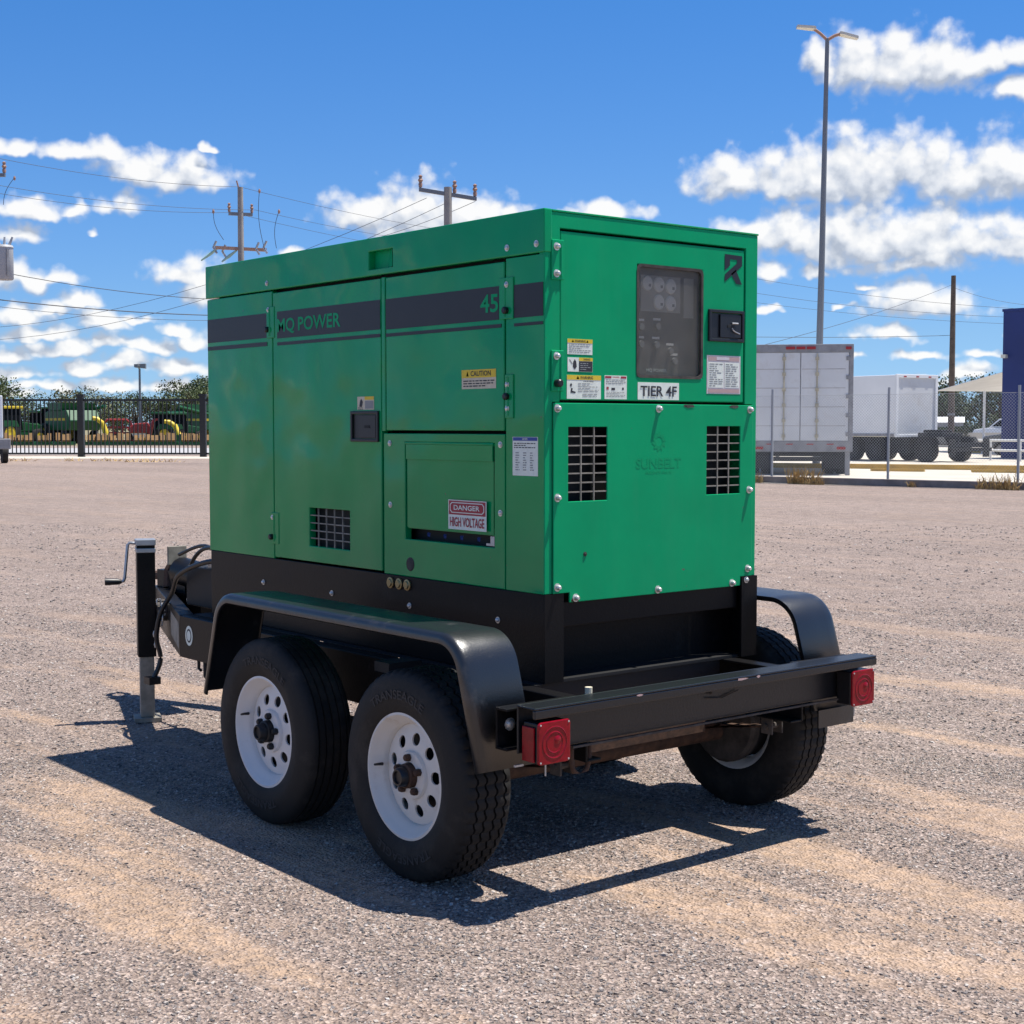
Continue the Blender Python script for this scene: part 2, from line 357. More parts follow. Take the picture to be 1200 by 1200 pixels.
# ================================================================ ground
def ground_mat(name, far=False):
    m = bpy.data.materials.new(name); m.use_nodes = True; nt = m.node_tree; n = nt.nodes; L = nt.links.new; b = n['Principled BSDF']
    b.inputs['Roughness'].default_value = .9; b.inputs['Specular IOR Level'].default_value = .25
    geo = n.new('ShaderNodeNewGeometry')
    mp = n.new('ShaderNodeMapping'); mp.inputs['Rotation'].default_value = (0, 0, R(-7)); L(geo.outputs['Position'], mp.inputs[0])
    st = n.new('ShaderNodeVectorMath'); st.operation = 'MULTIPLY'; st.inputs[1].default_value = (1.5, .30, 1); L(mp.outputs[0], st.inputs[0])
    def noise(scale, detail, src, rough=.6):
        t = n.new('ShaderNodeTexNoise'); t.inputs['Scale'].default_value = scale; t.inputs['Detail'].default_value = detail
        t.inputs['Roughness'].default_value = rough; L(src, t.inputs['Vector']); return t.outputs[0]
    def rng(x, a, b_, c=0, d=1, smooth=False):
        r = n.new('ShaderNodeMapRange'); r.inputs[1].default_value = a; r.inputs[2].default_value = b_; r.inputs[3].default_value = c; r.inputs[4].default_value = d
        if smooth: r.interpolation_type = 'SMOOTHSTEP'
        L(x, r.inputs[0]); return r.outputs[0]
    def mixc(f, a, b_):
        x = n.new('ShaderNodeMix'); x.data_type = 'RGBA'
        if isinstance(f, float): x.inputs[0].default_value = f
        else: L(f, x.inputs[0])
        for k, q in ((6, a), (7, b_)):
            if isinstance(q, tuple): x.inputs[k].default_value = (*q, 1)
            else: L(q, x.inputs[k])
        return x.outputs[2]
    vor = n.new('ShaderNodeTexVoronoi'); vor.inputs['Scale'].default_value = 95; L(geo.outputs['Position'], vor.inputs['Vector'])
    sp = n.new('ShaderNodeSeparateColor'); L(vor.outputs['Color'], sp.inputs[0])
    ramp = n.new('ShaderNodeValToRGB'); L(sp.outputs[0], ramp.inputs[0]); e = ramp.color_ramp.elements
    e[0].position = 0; e[0].color = (.060, .054, .053, 1); e[1].position = 1; e[1].color = (.62, .55, .50, 1)
    for pos, c in ((.22, (.17,.146,.135,1)), (.5, (.275,.232,.208,1)), (.8, (.37,.312,.268,1))):
        k = e.new(pos); k.color = c
    grey = ramp.outputs[0]
    pink = mixc(rng(noise(.35, 4, geo.outputs['Position']), .3, .7), (.29,.238,.205), (.35,.283,.24))
    grey = mixc(.30, grey, pink)
    fine = noise(160, 3, geo.outputs['Position'])
    dustc = mixc(rng(fine, .3, .7), (.42,.305,.208), (.52,.397,.287))
    dn = noise(1.35, 6, st.outputs[0], .62)
    dmask = rng(dn, .49, .62, 0, 1, True)
    pock = rng(noise(26, 4, geo.outputs['Position']), .40, .60)
    # wind-blown dust lies mostly where vehicles turn, around the trailer
    dist = n.new('ShaderNodeVectorMath'); dist.operation = 'DISTANCE'; dist.inputs[1].default_value = (-.3, -.3, 0); L(geo.outputs['Position'], dist.inputs[0])
    fall = rng(dist.outputs['Value'], 3.5, 9.5, 1.0, .22, True)
    m0 = n.new('ShaderNodeMath'); m0.operation = 'MULTIPLY'; L(dmask, m0.inputs[0]); L(fall, m0.inputs[1]); dmask = m0.outputs[0]
    mm = n.new('ShaderNodeMath'); mm.operation = 'MULTIPLY'; L(dmask, mm.inputs[0])
    pm = n.new('ShaderNodeMath'); pm.operation = 'MULTIPLY_ADD'; pm.inputs[1].default_value = .52; pm.inputs[2].default_value = .38; L(pock, pm.inputs[0]); L(pm.outputs[0], mm.inputs[1])
    col = mixc(mm.outputs[0], grey, dustc)
    big0 = rng(noise(.22, 3, st.outputs[0]), .3, .7, .80, .96)
    mid = rng(noise(3.2, 9, geo.outputs['Position'], .82), .28, .72, .72, 1.32)
    bm_ = n.new('ShaderNodeMath'); bm_.operation = 'MULTIPLY'; L(big0, bm_.inputs[0]); L(mid, bm_.inputs[1]); big = bm_.outputs[0]
    sc = n.new('ShaderNodeVectorMath'); sc.operation = 'SCALE'; L(col, sc.inputs[0]); L(big, sc.inputs['Scale'])
    wm = n.new('ShaderNodeVectorMath'); wm.operation = 'MULTIPLY'; wm.inputs[1].default_value = (1.06, .985, .955); L(sc.outputs[0], wm.inputs[0])
    L(wm.outputs[0], b.inputs['Base Color'])
    bp = n.new('ShaderNodeBump'); bp.inputs['Distance'].default_value = .012; bp.inputs['Strength'].default_value = 1
    L(vor.outputs['Distance'], bp.inputs['Height'])
    bp2 = n.new('ShaderNodeBump'); bp2.inputs['Distance'].default_value = .03; bp2.inputs['Strength'].default_value = .7; L(noise(9, 6, geo.outputs['Position']), bp2.inputs['Height']); L(bp.outputs[0], bp2.inputs['Normal'])
    L(bp2.outputs[0], b.inputs['Normal'])
    return m
GRAVEL = ground_mat('gravel_ground')
mb = MB(); S = 2500
mb.quad(((-S,-S,0),(S,-S,0),(S,S,0),(-S,S,0)))
tag(mk('ground', mb, GRAVEL, origin=(0,0,0)), kind='structure', label='gravel yard with tan dusty streaks')

CONC = mat('pale_concrete', (.52, .47, .39), .9, vary=(.6, .12), bump=(30, .004))
ROADC = mat('grey_road', (.36, .35, .35), .9, vary=(.4, .1))
FIELD = mat('dry_field', (.20, .17, .09), .95, vary=(.3, .3))
KERBC = mat('kerb_concrete', (.23, .20, .18), .9, vary=(3, .25), bump=(25, .004))
def sheet(name, quad, m, z, label=None):
    mb = MB(); mb.quad([(p.x, p.y, z) for p in quad]); o = mk(name, mb, m); tag(o, kind='structure', label=label); return o
sheet('concrete_yard', (gp(700, 40.6), gp(1290, 33.4), gp(1500, 120), gp(700, 120)), CONC, .006, 'pale concrete yard behind the chain link fence')
sheet('access_road', (gp(-500, 76), gp(420, 76), gp(420, 99), gp(-500, 99)), ROADC, .006, 'pale grey road beyond the black picket fence')
sheet('field', (gp(-1500, 103), gp(2600, 125), gp(3500, 900), gp(-2500, 900)), FIELD, .010, 'dry grass field behind the yards')
sheet('concrete_apron', (gp(-500, 66.5), gp(420, 66.5), gp(420, 71.8), gp(-500, 71.8)), CONC, .006, 'pale concrete strip in front of the picket fence')

# loose stones on the gravel (nobody could count them)
def make_stones():
    pts = []; sizes = []
    def add(n, d0, d1, s0, s1):
        # spread over the yard in front of and around the trailer, thinner with distance
        D = np.sqrt(RNG.uniform(d0*d0, d1*d1, n)); u = RNG.uniform(-160, 1360, n)
        lat = (u-600)/FPX*D
        x = CAM.x + FW.x/math.cos(PIT)*D + RT.x*lat; y = CAM.y + FW.y/math.cos(PIT)*D + RT.y*lat
        s = RNG.uniform(0, 1, n)**3.2*(s1-s0)+s0
        pts.append(np.stack([x, y, s*.16], 1)); sizes.append(s)
    add(140000, 3.0, 6.5, .0022, .0068)
    add(70000, 6.5, 12, .0036, .0095)
    add(20000, 12, 22, .006, .016)
    add(350, 3.0, 11, .006, .013)
    p = np.concatenate(pts); s = np.concatenate(sizes)
    me = bpy.data.meshes.new('loose_gravel'); me.vertices.add(len(p)); me.vertices.foreach_set('co', p.astype(np.float32).ravel())
    at = me.attributes.new('size', 'FLOAT', 'POINT'); at.data.foreach_set('value', s.astype(np.float32))
    o = bpy.data.objects.new('loose_gravel', me); COL.objects.link(o)
    m = bpy.data.materials.new('stone'); m.use_nodes = True; nt = m.node_tree; b = nt.nodes['Principled BSDF']; b.inputs['Roughness'].default_value = .85
    oi = nt.nodes.new('ShaderNodeObjectInfo'); rp = nt.nodes.new('ShaderNodeValToRGB'); nt.links.new(oi.outputs['Random'], rp.inputs[0]); nt.links.new(rp.outputs[0], b.inputs['Base Color'])
    e = rp.color_ramp.elements; e[0].color = (.065,.060,.060,1); e[1].color = (.48,.43,.39,1)
    for pos, c in ((.2,(.17,.15,.143,1)),(.5,(.25,.208,.183,1)),(.72,(.32,.245,.185,1)),(.88,(.37,.32,.28,1))):
        k = e.new(pos); k.color = c
    ng = bpy.data.node_groups.new('stones', 'GeometryNodeTree')
    ng.interface.new_socket('Geometry', in_out='INPUT', socket_type='NodeSocketGeometry'); ng.interface.new_socket('Geometry', in_out='OUTPUT', socket_type='NodeSocketGeometry')
    n = ng.nodes; L = ng.links.new; gi = n.new('NodeGroupInput'); go = n.new('NodeGroupOutput')
    join = n.new('GeometryNodeJoinGeometry')
    for k in range(4):
        ic = n.new('GeometryNodeMeshIcoSphere'); ic.inputs['Radius'].default_value = 1; ic.inputs['Subdivisions'].default_value = 1
        sp = n.new('GeometryNodeSetPosition'); rv = n.new('FunctionNodeRandomValue'); rv.data_type = 'FLOAT_VECTOR'
        rv.inputs[0].default_value = (-.38,)*3; rv.inputs[1].default_value = (.38,)*3; rv.inputs['Seed'].default_value = k+3
        L(rv.outputs[0], sp.inputs['Offset']); L(ic.outputs[0], sp.inputs[0])
        sm = n.new('GeometryNodeSetMaterial'); sm.inputs['Material'].default_value = m; L(sp.outputs[0], sm.inputs[0])
        gti = n.new('GeometryNodeGeometryToInstance'); L(sm.outputs[0], gti.inputs[0]); L(gti.outputs[0], join.inputs[0])
    # fewer stones lie on the dusty streaks (the same noise as the ground material)
    pos = n.new('GeometryNodeInputPosition'); rot = n.new('ShaderNodeVectorRotate'); rot.rotation_type = 'Z_AXIS'; rot.inputs['Angle'].default_value = R(-7); L(pos.outputs[0], rot.inputs['Vector'])
    mu = n.new('ShaderNodeVectorMath'); mu.operation = 'MULTIPLY'; mu.inputs[1].default_value = (1.5, .30, 1); L(rot.outputs[0], mu.inputs[0])
    tx = n.new('ShaderNodeTexNoise'); tx.inputs['Scale'].default_value = 1.35; tx.inputs['Detail'].default_value = 6; tx.inputs['Roughness'].default_value = .62; L(mu.outputs[0], tx.inputs['Vector'])
    rf = n.new('FunctionNodeRandomValue'); rf.data_type = 'FLOAT'; rf.inputs[2].default_value = .40; rf.inputs[3].default_value = .60; rf.inputs['Seed'].default_value = 31
    cmp = n.new('ShaderNodeMath'); cmp.operation = 'GREATER_THAN'; L(tx.outputs[0], cmp.inputs[0]); L(rf.outputs[1], cmp.inputs[1])
    dl = n.new('GeometryNodeDeleteGeometry'); dl.domain = 'POINT'; L(gi.outputs[0], dl.inputs[0]); L(cmp.outputs[0], dl.inputs['Selection'])
    iop = n.new('GeometryNodeInstanceOnPoints'); L(dl.outputs[0], iop.inputs['Points']); L(join.outputs[0], iop.inputs['Instance']); iop.inputs['Pick Instance'].default_value = True
    ri = n.new('FunctionNodeRandomValue'); ri.data_type = 'FLOAT_VECTOR'; ri.inputs[0].default_value = (-.35,-.35,0); ri.inputs[1].default_value = (.35,.35,6.28); L(ri.outputs[0], iop.inputs['Rotation'])
    na = n.new('GeometryNodeInputNamedAttribute'); na.data_type = 'FLOAT'; na.inputs[0].default_value = 'size'
    vm = n.new('ShaderNodeVectorMath'); vm.operation = 'MULTIPLY'; vm.inputs[1].default_value = (1.15, .9, .62); L(na.outputs[0], vm.inputs[0]); L(vm.outputs[0], iop.inputs['Scale'])
    L(iop.outputs[0], go.inputs[0])
    md = o.modifiers.new('stones', 'NODES'); md.node_group = ng
    tag(o, 'small loose grey and tan stones strewn over the yard', 'gravel', kind='stuff')
make_stones()

# ================================================================ generator set
GL, GW, ZB, ZT = 2.316, 1.028, .907, 2.166
gen = root('generator', 'large green enclosed diesel generator on a black skid, mounted on the trailer', 'generator', (GW/2, GL/2, .611))
def sd(a0, a1, z0, z1, t0, t1, mi=0, mb=None): return (mb or MB()).box(-t1, -t0, a0, a1, z0, z1, mi)
def rr(a0, a1, z0, z1, t0, t1, mi=0, mb=None): return (mb or MB()).box(a0, a1, -t1, -t0, z0, z1, mi)
mb = MB()
mb.box(.10, GW-.03, .30, GL-.03, ZB+.01, ZT-.02)
mb.box(.045, GW-.03, .10, GL-.03, 1.45, ZT-.04); mb.box(.045, .1, .95, GL-.03, ZB+.01, 1.45)
mk('inner_frame', mb, SEAM, gen)
TH = .03
# --- left side
mk('side_panel', sd(1.746, GL, ZB, 2.020, -TH, 0), GREEN, gen, bev=.004)
fp = gen.children[-1]
mk('stripe', sd(1.786, GL-.006, 1.829, 1.931, .0005, .0018), STRIPE, fp); mk('stripe', sd(1.786, GL-.006, 1.795, 1.812, .0005, .0018), STRIPE, fp)
VY0, VY1, VZ0, VZ1 = 1.163, 1.461, .979, 1.133
d1 = mk('side_door', MB().grid([.942,VY0,VY1,1.737],[.915,VZ0,VZ1,2.011], lambda u,v: VY0<u<VY1 and VZ0<v<VZ1, -TH, .002, SIDE), GREEN, gen, bev=.0035)
mk('stripe', sd(.944, 1.700, 1.822, 1.932, .0025, .0038), STRIPE, d1); mk('stripe', sd(.944, 1.700, 1.793, 1.806, .0025, .0038), STRIPE, d1)
mk('lettering', MB().text('MQ', 1.697, 1.560, 1.838, 1.902, .0045, SIDE), GREEN_R, d1); mk('lettering', MB().text('POWER', 1.532, 1.216, 1.846, 1.902, .0045, SIDE), GREEN_R, d1)
def grille(parent, a0, a1, z0, z1, nc, nr, fn, t0, t1, w, m):
    b = MB()
    for i in range(1, nc):
        a = a0+(a1-a0)*i/nc; b.prism([(a-w/2,z0),(a+w/2,z0),(a+w/2,z1),(a-w/2,z1)], t0, t1, lambda p,q,t: fn(p,q,t))
    for j in range(1, nr):
        z = z0+(z1-z0)*j/nr; b.prism([(a0,z-w/2),(a1,z-w/2),(a1,z+w/2),(a0,z+w/2)], t0-.0015, t1-.0015, lambda p,q,t: fn(p,q,t))
    return mk('vent_grille', b, m, parent)
grille(d1, VY0, VY1, VZ0, VZ1, 5, 5, SIDE, -.009, -.003, .0045, GREYP)
def latch(parent, a0, a1, z0, z1, t, fn, m=PLASTIC, key=False):
    g = MB(); w = .012
    g.grid([a0,a0+w,a1-w,a1],[z0,z0+w,z1-w,z1], lambda u,v: a0+w<u<a1-w and z0+w<v<z1-w, t, t+.010, fn)
    o = mk('latch', g, m, parent, bev=.003)
    return o
def latch_in(parent, a0, a1, z0, z1, t, fn, dirn):
    w = .013; g = MB()
    pr = lambda p0,p1,q0,q1,t0,t1,mi=0: g.prism([(p0,q0),(p1,q0),(p1,q1),(p0,q1)], t0, t1, fn, mi)
    pr(a0+w, a1-w, z0+w, z1-w, t+.0008, t+.0015)
    s = (a1-a0)
    p0, p1 = (a0+w+.004, a0+s*.68) if dirn > 0 else (a1-s*.68, a1-w-.004)
    pr(p0, p1, z0+w+.004, z1-w-.004, t+.0016, t+.0075)
    c = (p0+p1)/2; zc = (z0+z1)/2
    pr(c-.018, c+.018, zc-.006, zc+.004, t+.0076, t+.0090, 1)
    return mk('latch_handle', g, [PLASTIC, SEAM], parent, bev=.002)
latch(d1, .953, 1.142, 1.401, 1.518, .002, SIDE); latch_in(d1, .953, 1.142, 1.401, 1.518, .002, SIDE, 1)
def sticker(parent, a0, a1, z0, z1, t, fn, items, base=WHITEST, name='sticker', label=None):
    """items: (kind, a0, a1, z0, z1, material[, text]) in fractions of the sticker, a from the left as read, z from the bottom"""
    g = MB(); mats = [base]
    def mi(m):
        if m not in mats: mats.append(m)
        return mats.index(m)
    g.prism([(a0,z0),(a1,z0),(a1,z1),(a0,z1)], t, t+.001, fn, 0)
    A = lambda f: a0+(a1-a0)*f
    Z = lambda f: z0+(z1-z0)*f
    for it in items:
        k, f0, f1, g0, g1, m = it[:6]; lift = it[7] if len(it) > 7 else .0016
        if k == 'r': g.quad([fn(A(f0),Z(g0),t+lift), fn(A(f1),Z(g0),t+lift), fn(A(f1),Z(g1),t+lift), fn(A(f0),Z(g1),t+lift)], mi(m))
        elif k == 't': g.text(it[6], A(f0), A(f1), Z(g0), Z(g1), t+lift+.0006, fn, mi(m))
        elif k == 'l':                                   # lines of small print
            n_ = it[6]
            for i in range(n_):
                zc = g1-(g1-g0)*(i+.5)/n_; h = (g1-g0)/n_*.22; e = f1-(f1-f0)*random.choice((0,.05,.1,.3,.45))
                x = f0
                while x < e-.02:
                    w_ = min(random.uniform(.05,.16), e-x)
                    g.quad([fn(A(x),Z(zc-h),t+lift), fn(A(x+w_),Z(zc-h),t+lift), fn(A(x+w_),Z(zc+h),t+lift), fn(A(x),Z(zc+h),t+lift)], mi(m)); x += w_+.025
        elif k == 'p':                                   # polygon
            g.face([g.pt(fn(A(x),Z(y),t+lift)) for x, y in it[6]], mi(m))
    return mk(name, g, mats, parent, label=label)
# on the side, reading left to right means falling y: swap a0/a1
sticker(d1, 1.102, .989, 1.523, 1.573, .002, SIDE, [('r',.45,1,.75,1,YELLOW),('r',.47,.97,.08,.68,INKG),('p',.1,.3,.2,.8,INK,[(.12,.25),(.28,.2),(.34,.6),(.24,.85),(.18,.7)]),('l',.05,.4,0,.2,INK,2)], CREAM)
mk('door_post', sd(.9135, .9365, 1.442, 2.014, -TH, .003), GREEN, gen, bev=.003)
d2 = mk('side_door', sd(.208, .909, 1.445, 2.011, -TH, .002), GREEN, gen, bev=.0035)
mk('stripe', sd(.233, .907, 1.819, 1.931, .0025, .0038), STRIPE, d2); mk('stripe', sd(.22, .907, 1.792, 1.804, .0025, .0038), STRIPE, d2)
mk('lettering', MB().text('45', .334, .236, 1.845, 1.907, .0045, SIDE), GREEN_R, d2)
sticker(d2, .441, .250, 1.589, 1.655, .002, SIDE, [('r',0,1,.58,1,YELLOW),('t',.27,.86,.66,.93,INK,'CAUTION'),('p',.15,.22,.6,.95,INK,[(.14,.66),(.21,.66),(.175,.93)]),('l',.05,.97,.08,.48,INK,3)], CREAM)
# lower terminal panel with its flap
FY0, FY1, FZ0, FZ1 = .263, .792, 1.046, 1.404
tp = mk('terminal_panel', MB().grid([.206,FY0,FY1,.930],[ZB,FZ0,FZ1,1.434], lambda u,v: FY0<u<FY1 and FZ0<v<FZ1, -TH, 0, SIDE), GREEN, gen, bev=.003)
g = MB()
g.box(.0045,.0085,.272,.783,1.090,1.340); g.box(-.0015,.0044,.272,.783,1.3405,1.394); g.box(.0086,.02,.272,.783,1.086,1.0898)
flap = mk('terminal_flap', g, GREEN, tp)
g = MB(); g.tube([(.004,.268,1.399),(.004,.788,1.399)], .006, 8)
mk('flap_hinge', g, GREEN, tp)
sticker(flap, .517, .299, 1.098, 1.202, .0052, SIDE, [('r',.02,.98,.50,.97,REDST),('p',0,0,0,0,WHITEST,[(.10,.56),(.90,.56),(.95,.64),(.95,.84),(.90,.92),(.10,.92),(.05,.84),(.05,.64)],.0021),('p',0,0,0,0,REDST,[(.11,.59),(.89,.59),(.93,.66),(.93,.82),(.89,.89),(.11,.89),(.07,.82),(.07,.66)],.0026),('t',.16,.84,.66,.83,WHITEST,'DANGER',.0028),('t',.05,.95,.10,.42,REDST,'HIGH VOLTAGE',.002)], WHITEST, label='red and white danger high voltage sticker')
mk('cable_opening', MB().box(.055,.099,FY0-.01,FY1+.01,FZ0-.02,FZ1), SEAM, tp)
for i in range(5): mk('cable_lug', MB().tube([(.075, .30+.1*i, 1.085), (.06, .32+.1*i, 1.06), (.07, .33+.1*i, 1.05)], .012, 6), BLUEST, tp)
mk('sill', MB().box(.0305,.0545,FY0-.005,FY1+.005,FZ0-.015,FZ0-.003), GREEN_R, tp); mk('flap_catch', MB().box(.006,.012,.27,.292,1.05,1.083).box(.006,.012,.292,.315,1.05,1.058), GALV, tp)
mk('round_plug', MB().lathe([(0,.003),(.022,.003),(.026,.0005)], (0,.759,.954), (-1,0,0), 14), DIRT, tp)
cp = mk('corner_panel', sd(.002, .2, ZB, 2.020, -TH, 0), GREEN, gen, bev=.002)
mk('stripe', sd(.006, .155, 1.820, 1.929, .0005, .0018), STRIPE, cp); mk('stripe', sd(.006, .155, 1.792, 1.802, .0005, .0018), STRIPE, cp)
sticker(cp, .163, .032, 1.296, 1.425, 0, SIDE, [('r',.02,.98,.90,.99,BLUEST),('t',.4,.6,.92,.97,WHITEST,'NOTICE'),('l',.06,.95,.70,.86,INK,3),('l',.12,.3,.12,.62,INKG,8),('l',.42,.58,.12,.62,INKG,8),('l',.7,.86,.12,.62,INKG,8)], WHITEST)
# bolts on the side
def bolt(mbx, p, d, r=.0075, h=.007):
    d = Vector(d); p = Vector(p)
    mbx.lathe([(r*1.55,0),(r*1.55,.002),(r,.0022),(r,h*.7),(r*.6,h),(0,h)], p, d, 10)
def boltobj(parent, p, d, r=.0075, h=.007, m=ZINC):
    b = MB(); bolt(b, p, d, r, h); return mk('bolt', b, m, parent, smooth=50)
for y, z in ((.888,1.397),(.886,1.168),(.229,1.398),(.229,1.166)): boltobj(tp, (0,y,z), (-1,0,0))
# hinges
def hinge(parent, ya, yb, z0, z1, bolts, knob):
    g = MB().box(-.0055,.0002,ya,yb,z0,z1); o = mk('hinge', g, GREEN, parent, bev=.0025)
    mk('hinge_pin', MB().cyl((-.004,(ya+yb)/2+.006,z0+.01),(-.004,(ya+yb)/2+.006,z1-.01), .0055, 8), GREEN, o)
    for y, z in bolts: boltobj(o, (-.0055,y,z), (-1,0,0), .007)
    mk('rubber_knob', MB().lathe([(.012,0),(.012,.012),(.008,.016),(0,.016)], (-.0056,*knob), (-1,0,0), 12), PLASTIC, o, smooth=40)
hinge(cp, .157, .231, 1.818, 1.957, [(.19,1.933)], (.19,1.847)); hinge(cp, .157, .2, 1.487, 1.634, [(.186,1.60),(.186,1.52)], (.186,1.56))
hinge(fp, 1.722, 1.785, 1.826, 1.956, [(1.768,1.944)], (1.772,1.862)); hinge(fp, 1.70, 1.762, .969, 1.101, [(1.748,1.08)], (1.752,.998))
# --- top cover
RY0, RY1, RZ0, RZ1 = .860, 1.018, 2.048, 2.115
cov = mk('top_cover', MB().grid([-.003,RY0,RY1,GL+.004],[2.0245,RZ0,RZ1,ZT], lambda u,v: RY0<u<RY1 and RZ0<v<RZ1, -TH, .005, SIDE), GREEN, gen, bev=.004)
mk('roof_sheet', MB().box(.0305,GW+.003,-.002,GL+.003,ZT-.008,ZT-.001), GREEN, cov, bev=.002)
mk('cover_panel', MB().box(GW-.02,GW+.005,.028,GL+.003,2.0245,ZT-.009), GREEN, cov); mk('cover_panel', MB().box(.031,GW-.021,GL-.02,GL+.003,2.0245,ZT-.009), GREEN, cov)
g = MB(); g.quad([(.026,RY0-.01,RZ0-.004),(.026,RY1+.01,RZ0-.004),(.026,RY1+.01,RZ1+.004),(.026,RY0-.01,RZ1+.004)])
g.quad([(-.0045,RY0+.001,RZ0+.002),(.025,RY0+.075,RZ0+.002),(.025,RY0+.055,RZ1-.002),(-.0045,RY0+.001,RZ1-.002)])
mk('lifting_pocket', g, GREEN_R, cov)
for y in (.187, .035, 1.777): boltobj(cov, (-.005,y,2.054), (-1,0,0))
# --- front and right walls
wp = mk('wall_panel', MB().box(GW-.02,GW,.031,GL-.031,ZB,2.020), GREEN, gen, bev=.003)
mk('door_seam', MB().box(GW+.0002,GW+.001,.9,.906,ZB+.02,2.0), SEAM, wp)
mk('wall_panel', MB().box(.031,GW-.021,GL-.02,GL,ZB,2.020), GREEN, gen, bev=.003)
# --- rear face
rear_frame = mk('rear_frame', MB().grid([.001,.034,.066,.964,1.003,GW-.0005],[ZB+.001,1.540,2.107,ZT-.0085], lambda u,v: (.034<u<1.003 and v<1.540) or (.066<u<.964 and 1.540<v<2.107), -.028, 0, REAR), GREEN_R, gen, bev=.002)
WX0, WX1, WZ0, WZ1 = .420, .740, 1.631, 2.013
dr = mk('control_door', MB().grid([.070,WX0,WX1,.959],[1.5465,WZ0,WZ1,2.099], lambda u,v: WX0<u<WX1 and WZ0<v<WZ1, -.022, -.003, REAR), GREEN_R, gen, bev=.004)
g = MB()
def rrect(a0,a1,z0,z1,r,n=5):
    pts = []
    for cx,cz,s in ((a1-r,z0+r,-90),(a1-r,z1-r,0),(a0+r,z1-r,90),(a0+r,z0+r,180)):
        for k in range(n+1): t = R(s+90*k/n); pts.append((cx+r*math.cos(t), cz+r*math.sin(t)))
    return pts
A = rrect(WX0-.004,WX1+.004,WZ0-.004,WZ1+.004,.02); B = rrect(WX0+.006,WX1-.006,WZ0+.006,WZ1-.006,.018)
ia = [g.pt(REAR(a,z,-.001)) for a,z in A]; ib = [g.pt(REAR(a,z,-.0015)) for a,z in B]; ic = [g.pt(REAR(a,z,-.012)) for a,z in B]
n_ = len(A)
for i in range(n_):
    g.face((ia[i],ia[(i+1)%n_],ib[(i+1)%n_],ib[i])); g.face((ib[i],ib[(i+1)%n_],ic[(i+1)%n_],ic[i]))
mk('window_seal', g, DIRT, dr)
mk('window_pane', rr(WX0-.001,WX1+.001,WZ0-.001,WZ1+.001,-.0125,-.009), GLASSD, dr)
cpn = mk('control_panel', rr(.40,.76,1.61,2.03,-.045,-.040), PANELG, dr)
g = MB(); g.box(.470,.665,.0385,.0398,1.86,1.985,0); g.box(.682,.732,.0385,.0398,1.845,1.985,0)
mk('gauge_board', g, mat('gauge_board', (.42,.41,.37), .6), dr)
for (x,z) in ((.500,1.957),(.558,1.955),(.616,1.952),(.558,1.894),(.616,1.892)):
    g = MB(); g.lathe([(.0,.004),(.024,.004),(.026,.001),(.027,0)], (x,.0384,z), (0,-1,0), 20, 0)
    g.quad([(x+.004,.0340,z-.012),(x+.016,.0340,z-.012),(x+.016,.0340,z-.002),(x+.004,.0340,z-.002)], 1)
    mk('gauge', g, [GAUGE, INKG], dr, smooth=40)
for (x,z) in ((.470,1.805),(.550,1.81),(.470,1.745),(.545,1.745),(.615,1.725),(.635,1.69)):
    g = MB(); g.lathe([(.013,0),(.012,.010),(0,.010)], (x,.0399,z), (0,-1,0), 12, 0); g.box(x-.018,x+.018,.0392,.0399,z+.02,z+.028,1)
    mk('switch', g, [INKG, GAUGE], dr)
g = MB().text('MQ POWER', .50, .60, 1.648, 1.662, -.0394, REAR); mk('lettering', g, GAUGE, dr)
# markings on the control door
sticker(dr,.101,.212,1.698,1.749,-.003,REAR,[('r',0,1,.74,1,YELLOW),('t',.28,.72,.79,.95,INK,'WARNING'),('p',0,0,0,0,INK,[(.16,.78),(.26,.78),(.21,.96)]),('p',0,0,0,0,INK,[(.74,.78),(.84,.78),(.79,.96)]),('l',.06,.95,.08,.7,INKG,5)])
sticker(dr,.102,.213,1.641,1.688,-.003,REAR,[('r',.45,1,.76,1,YELLOW),('t',.62,.9,.81,.95,INK,'WARNING'),('r',.45,.99,.02,.74,INK),('l',.5,.95,.1,.66,INKG,4,.0021),('p',0,0,0,0,INK,[(.28,.15),(.36,.35),(.34,.7),(.28,.88),(.22,.7),(.2,.35)]),('p',0,0,0,0,INKG,[(.05,.85),(.09,.86),(.2,.55),(.17,.52)])])
sticker(dr,.099,.251,1.551,1.630,-.003,REAR,[('r',0,1,.80,1,YELLOW),('t',.38,.76,.84,.96,INK,'WARNING'),('p',0,0,0,0,INK,[(.27,.83),(.36,.83),(.315,.97)]),('t',.47,.78,.71,.76,INK,'CALIFORNIA'),('l',.32,.96,.28,.68,INKG,6),('l',.45,.92,.08,.24,INKG,2),('p',0,0,0,0,INK,[(.10,.26),(.25,.24),(.25,.30),(.15,.34),(.17,.44),(.12,.46)]),('p',0,0,0,0,INK,[(.08,.58),(.12,.48),(.15,.60),(.12,.66)])])
sticker(dr,.268,.371,1.552,1.632,-.003,REAR,[('r',.02,.30,.88,.97,REDST),('r',.72,.97,.88,.97,REDST),('t',.35,.66,.89,.96,REDST,'DANGER'),('l',.06,.95,.62,.84,INKG,3),('r',.08,.18,.40,.52,INKR),('r',.30,.46,.38,.48,INK),('r',.78,.86,.4,.5,INK),('l',.08,.92,.08,.32,INKG,4)])
sticker(dr,.423,.624,1.552,1.612,-.003,REAR,[('t',.06,.94,.20,.80,INK,'TIER 4F')], WHITEST)
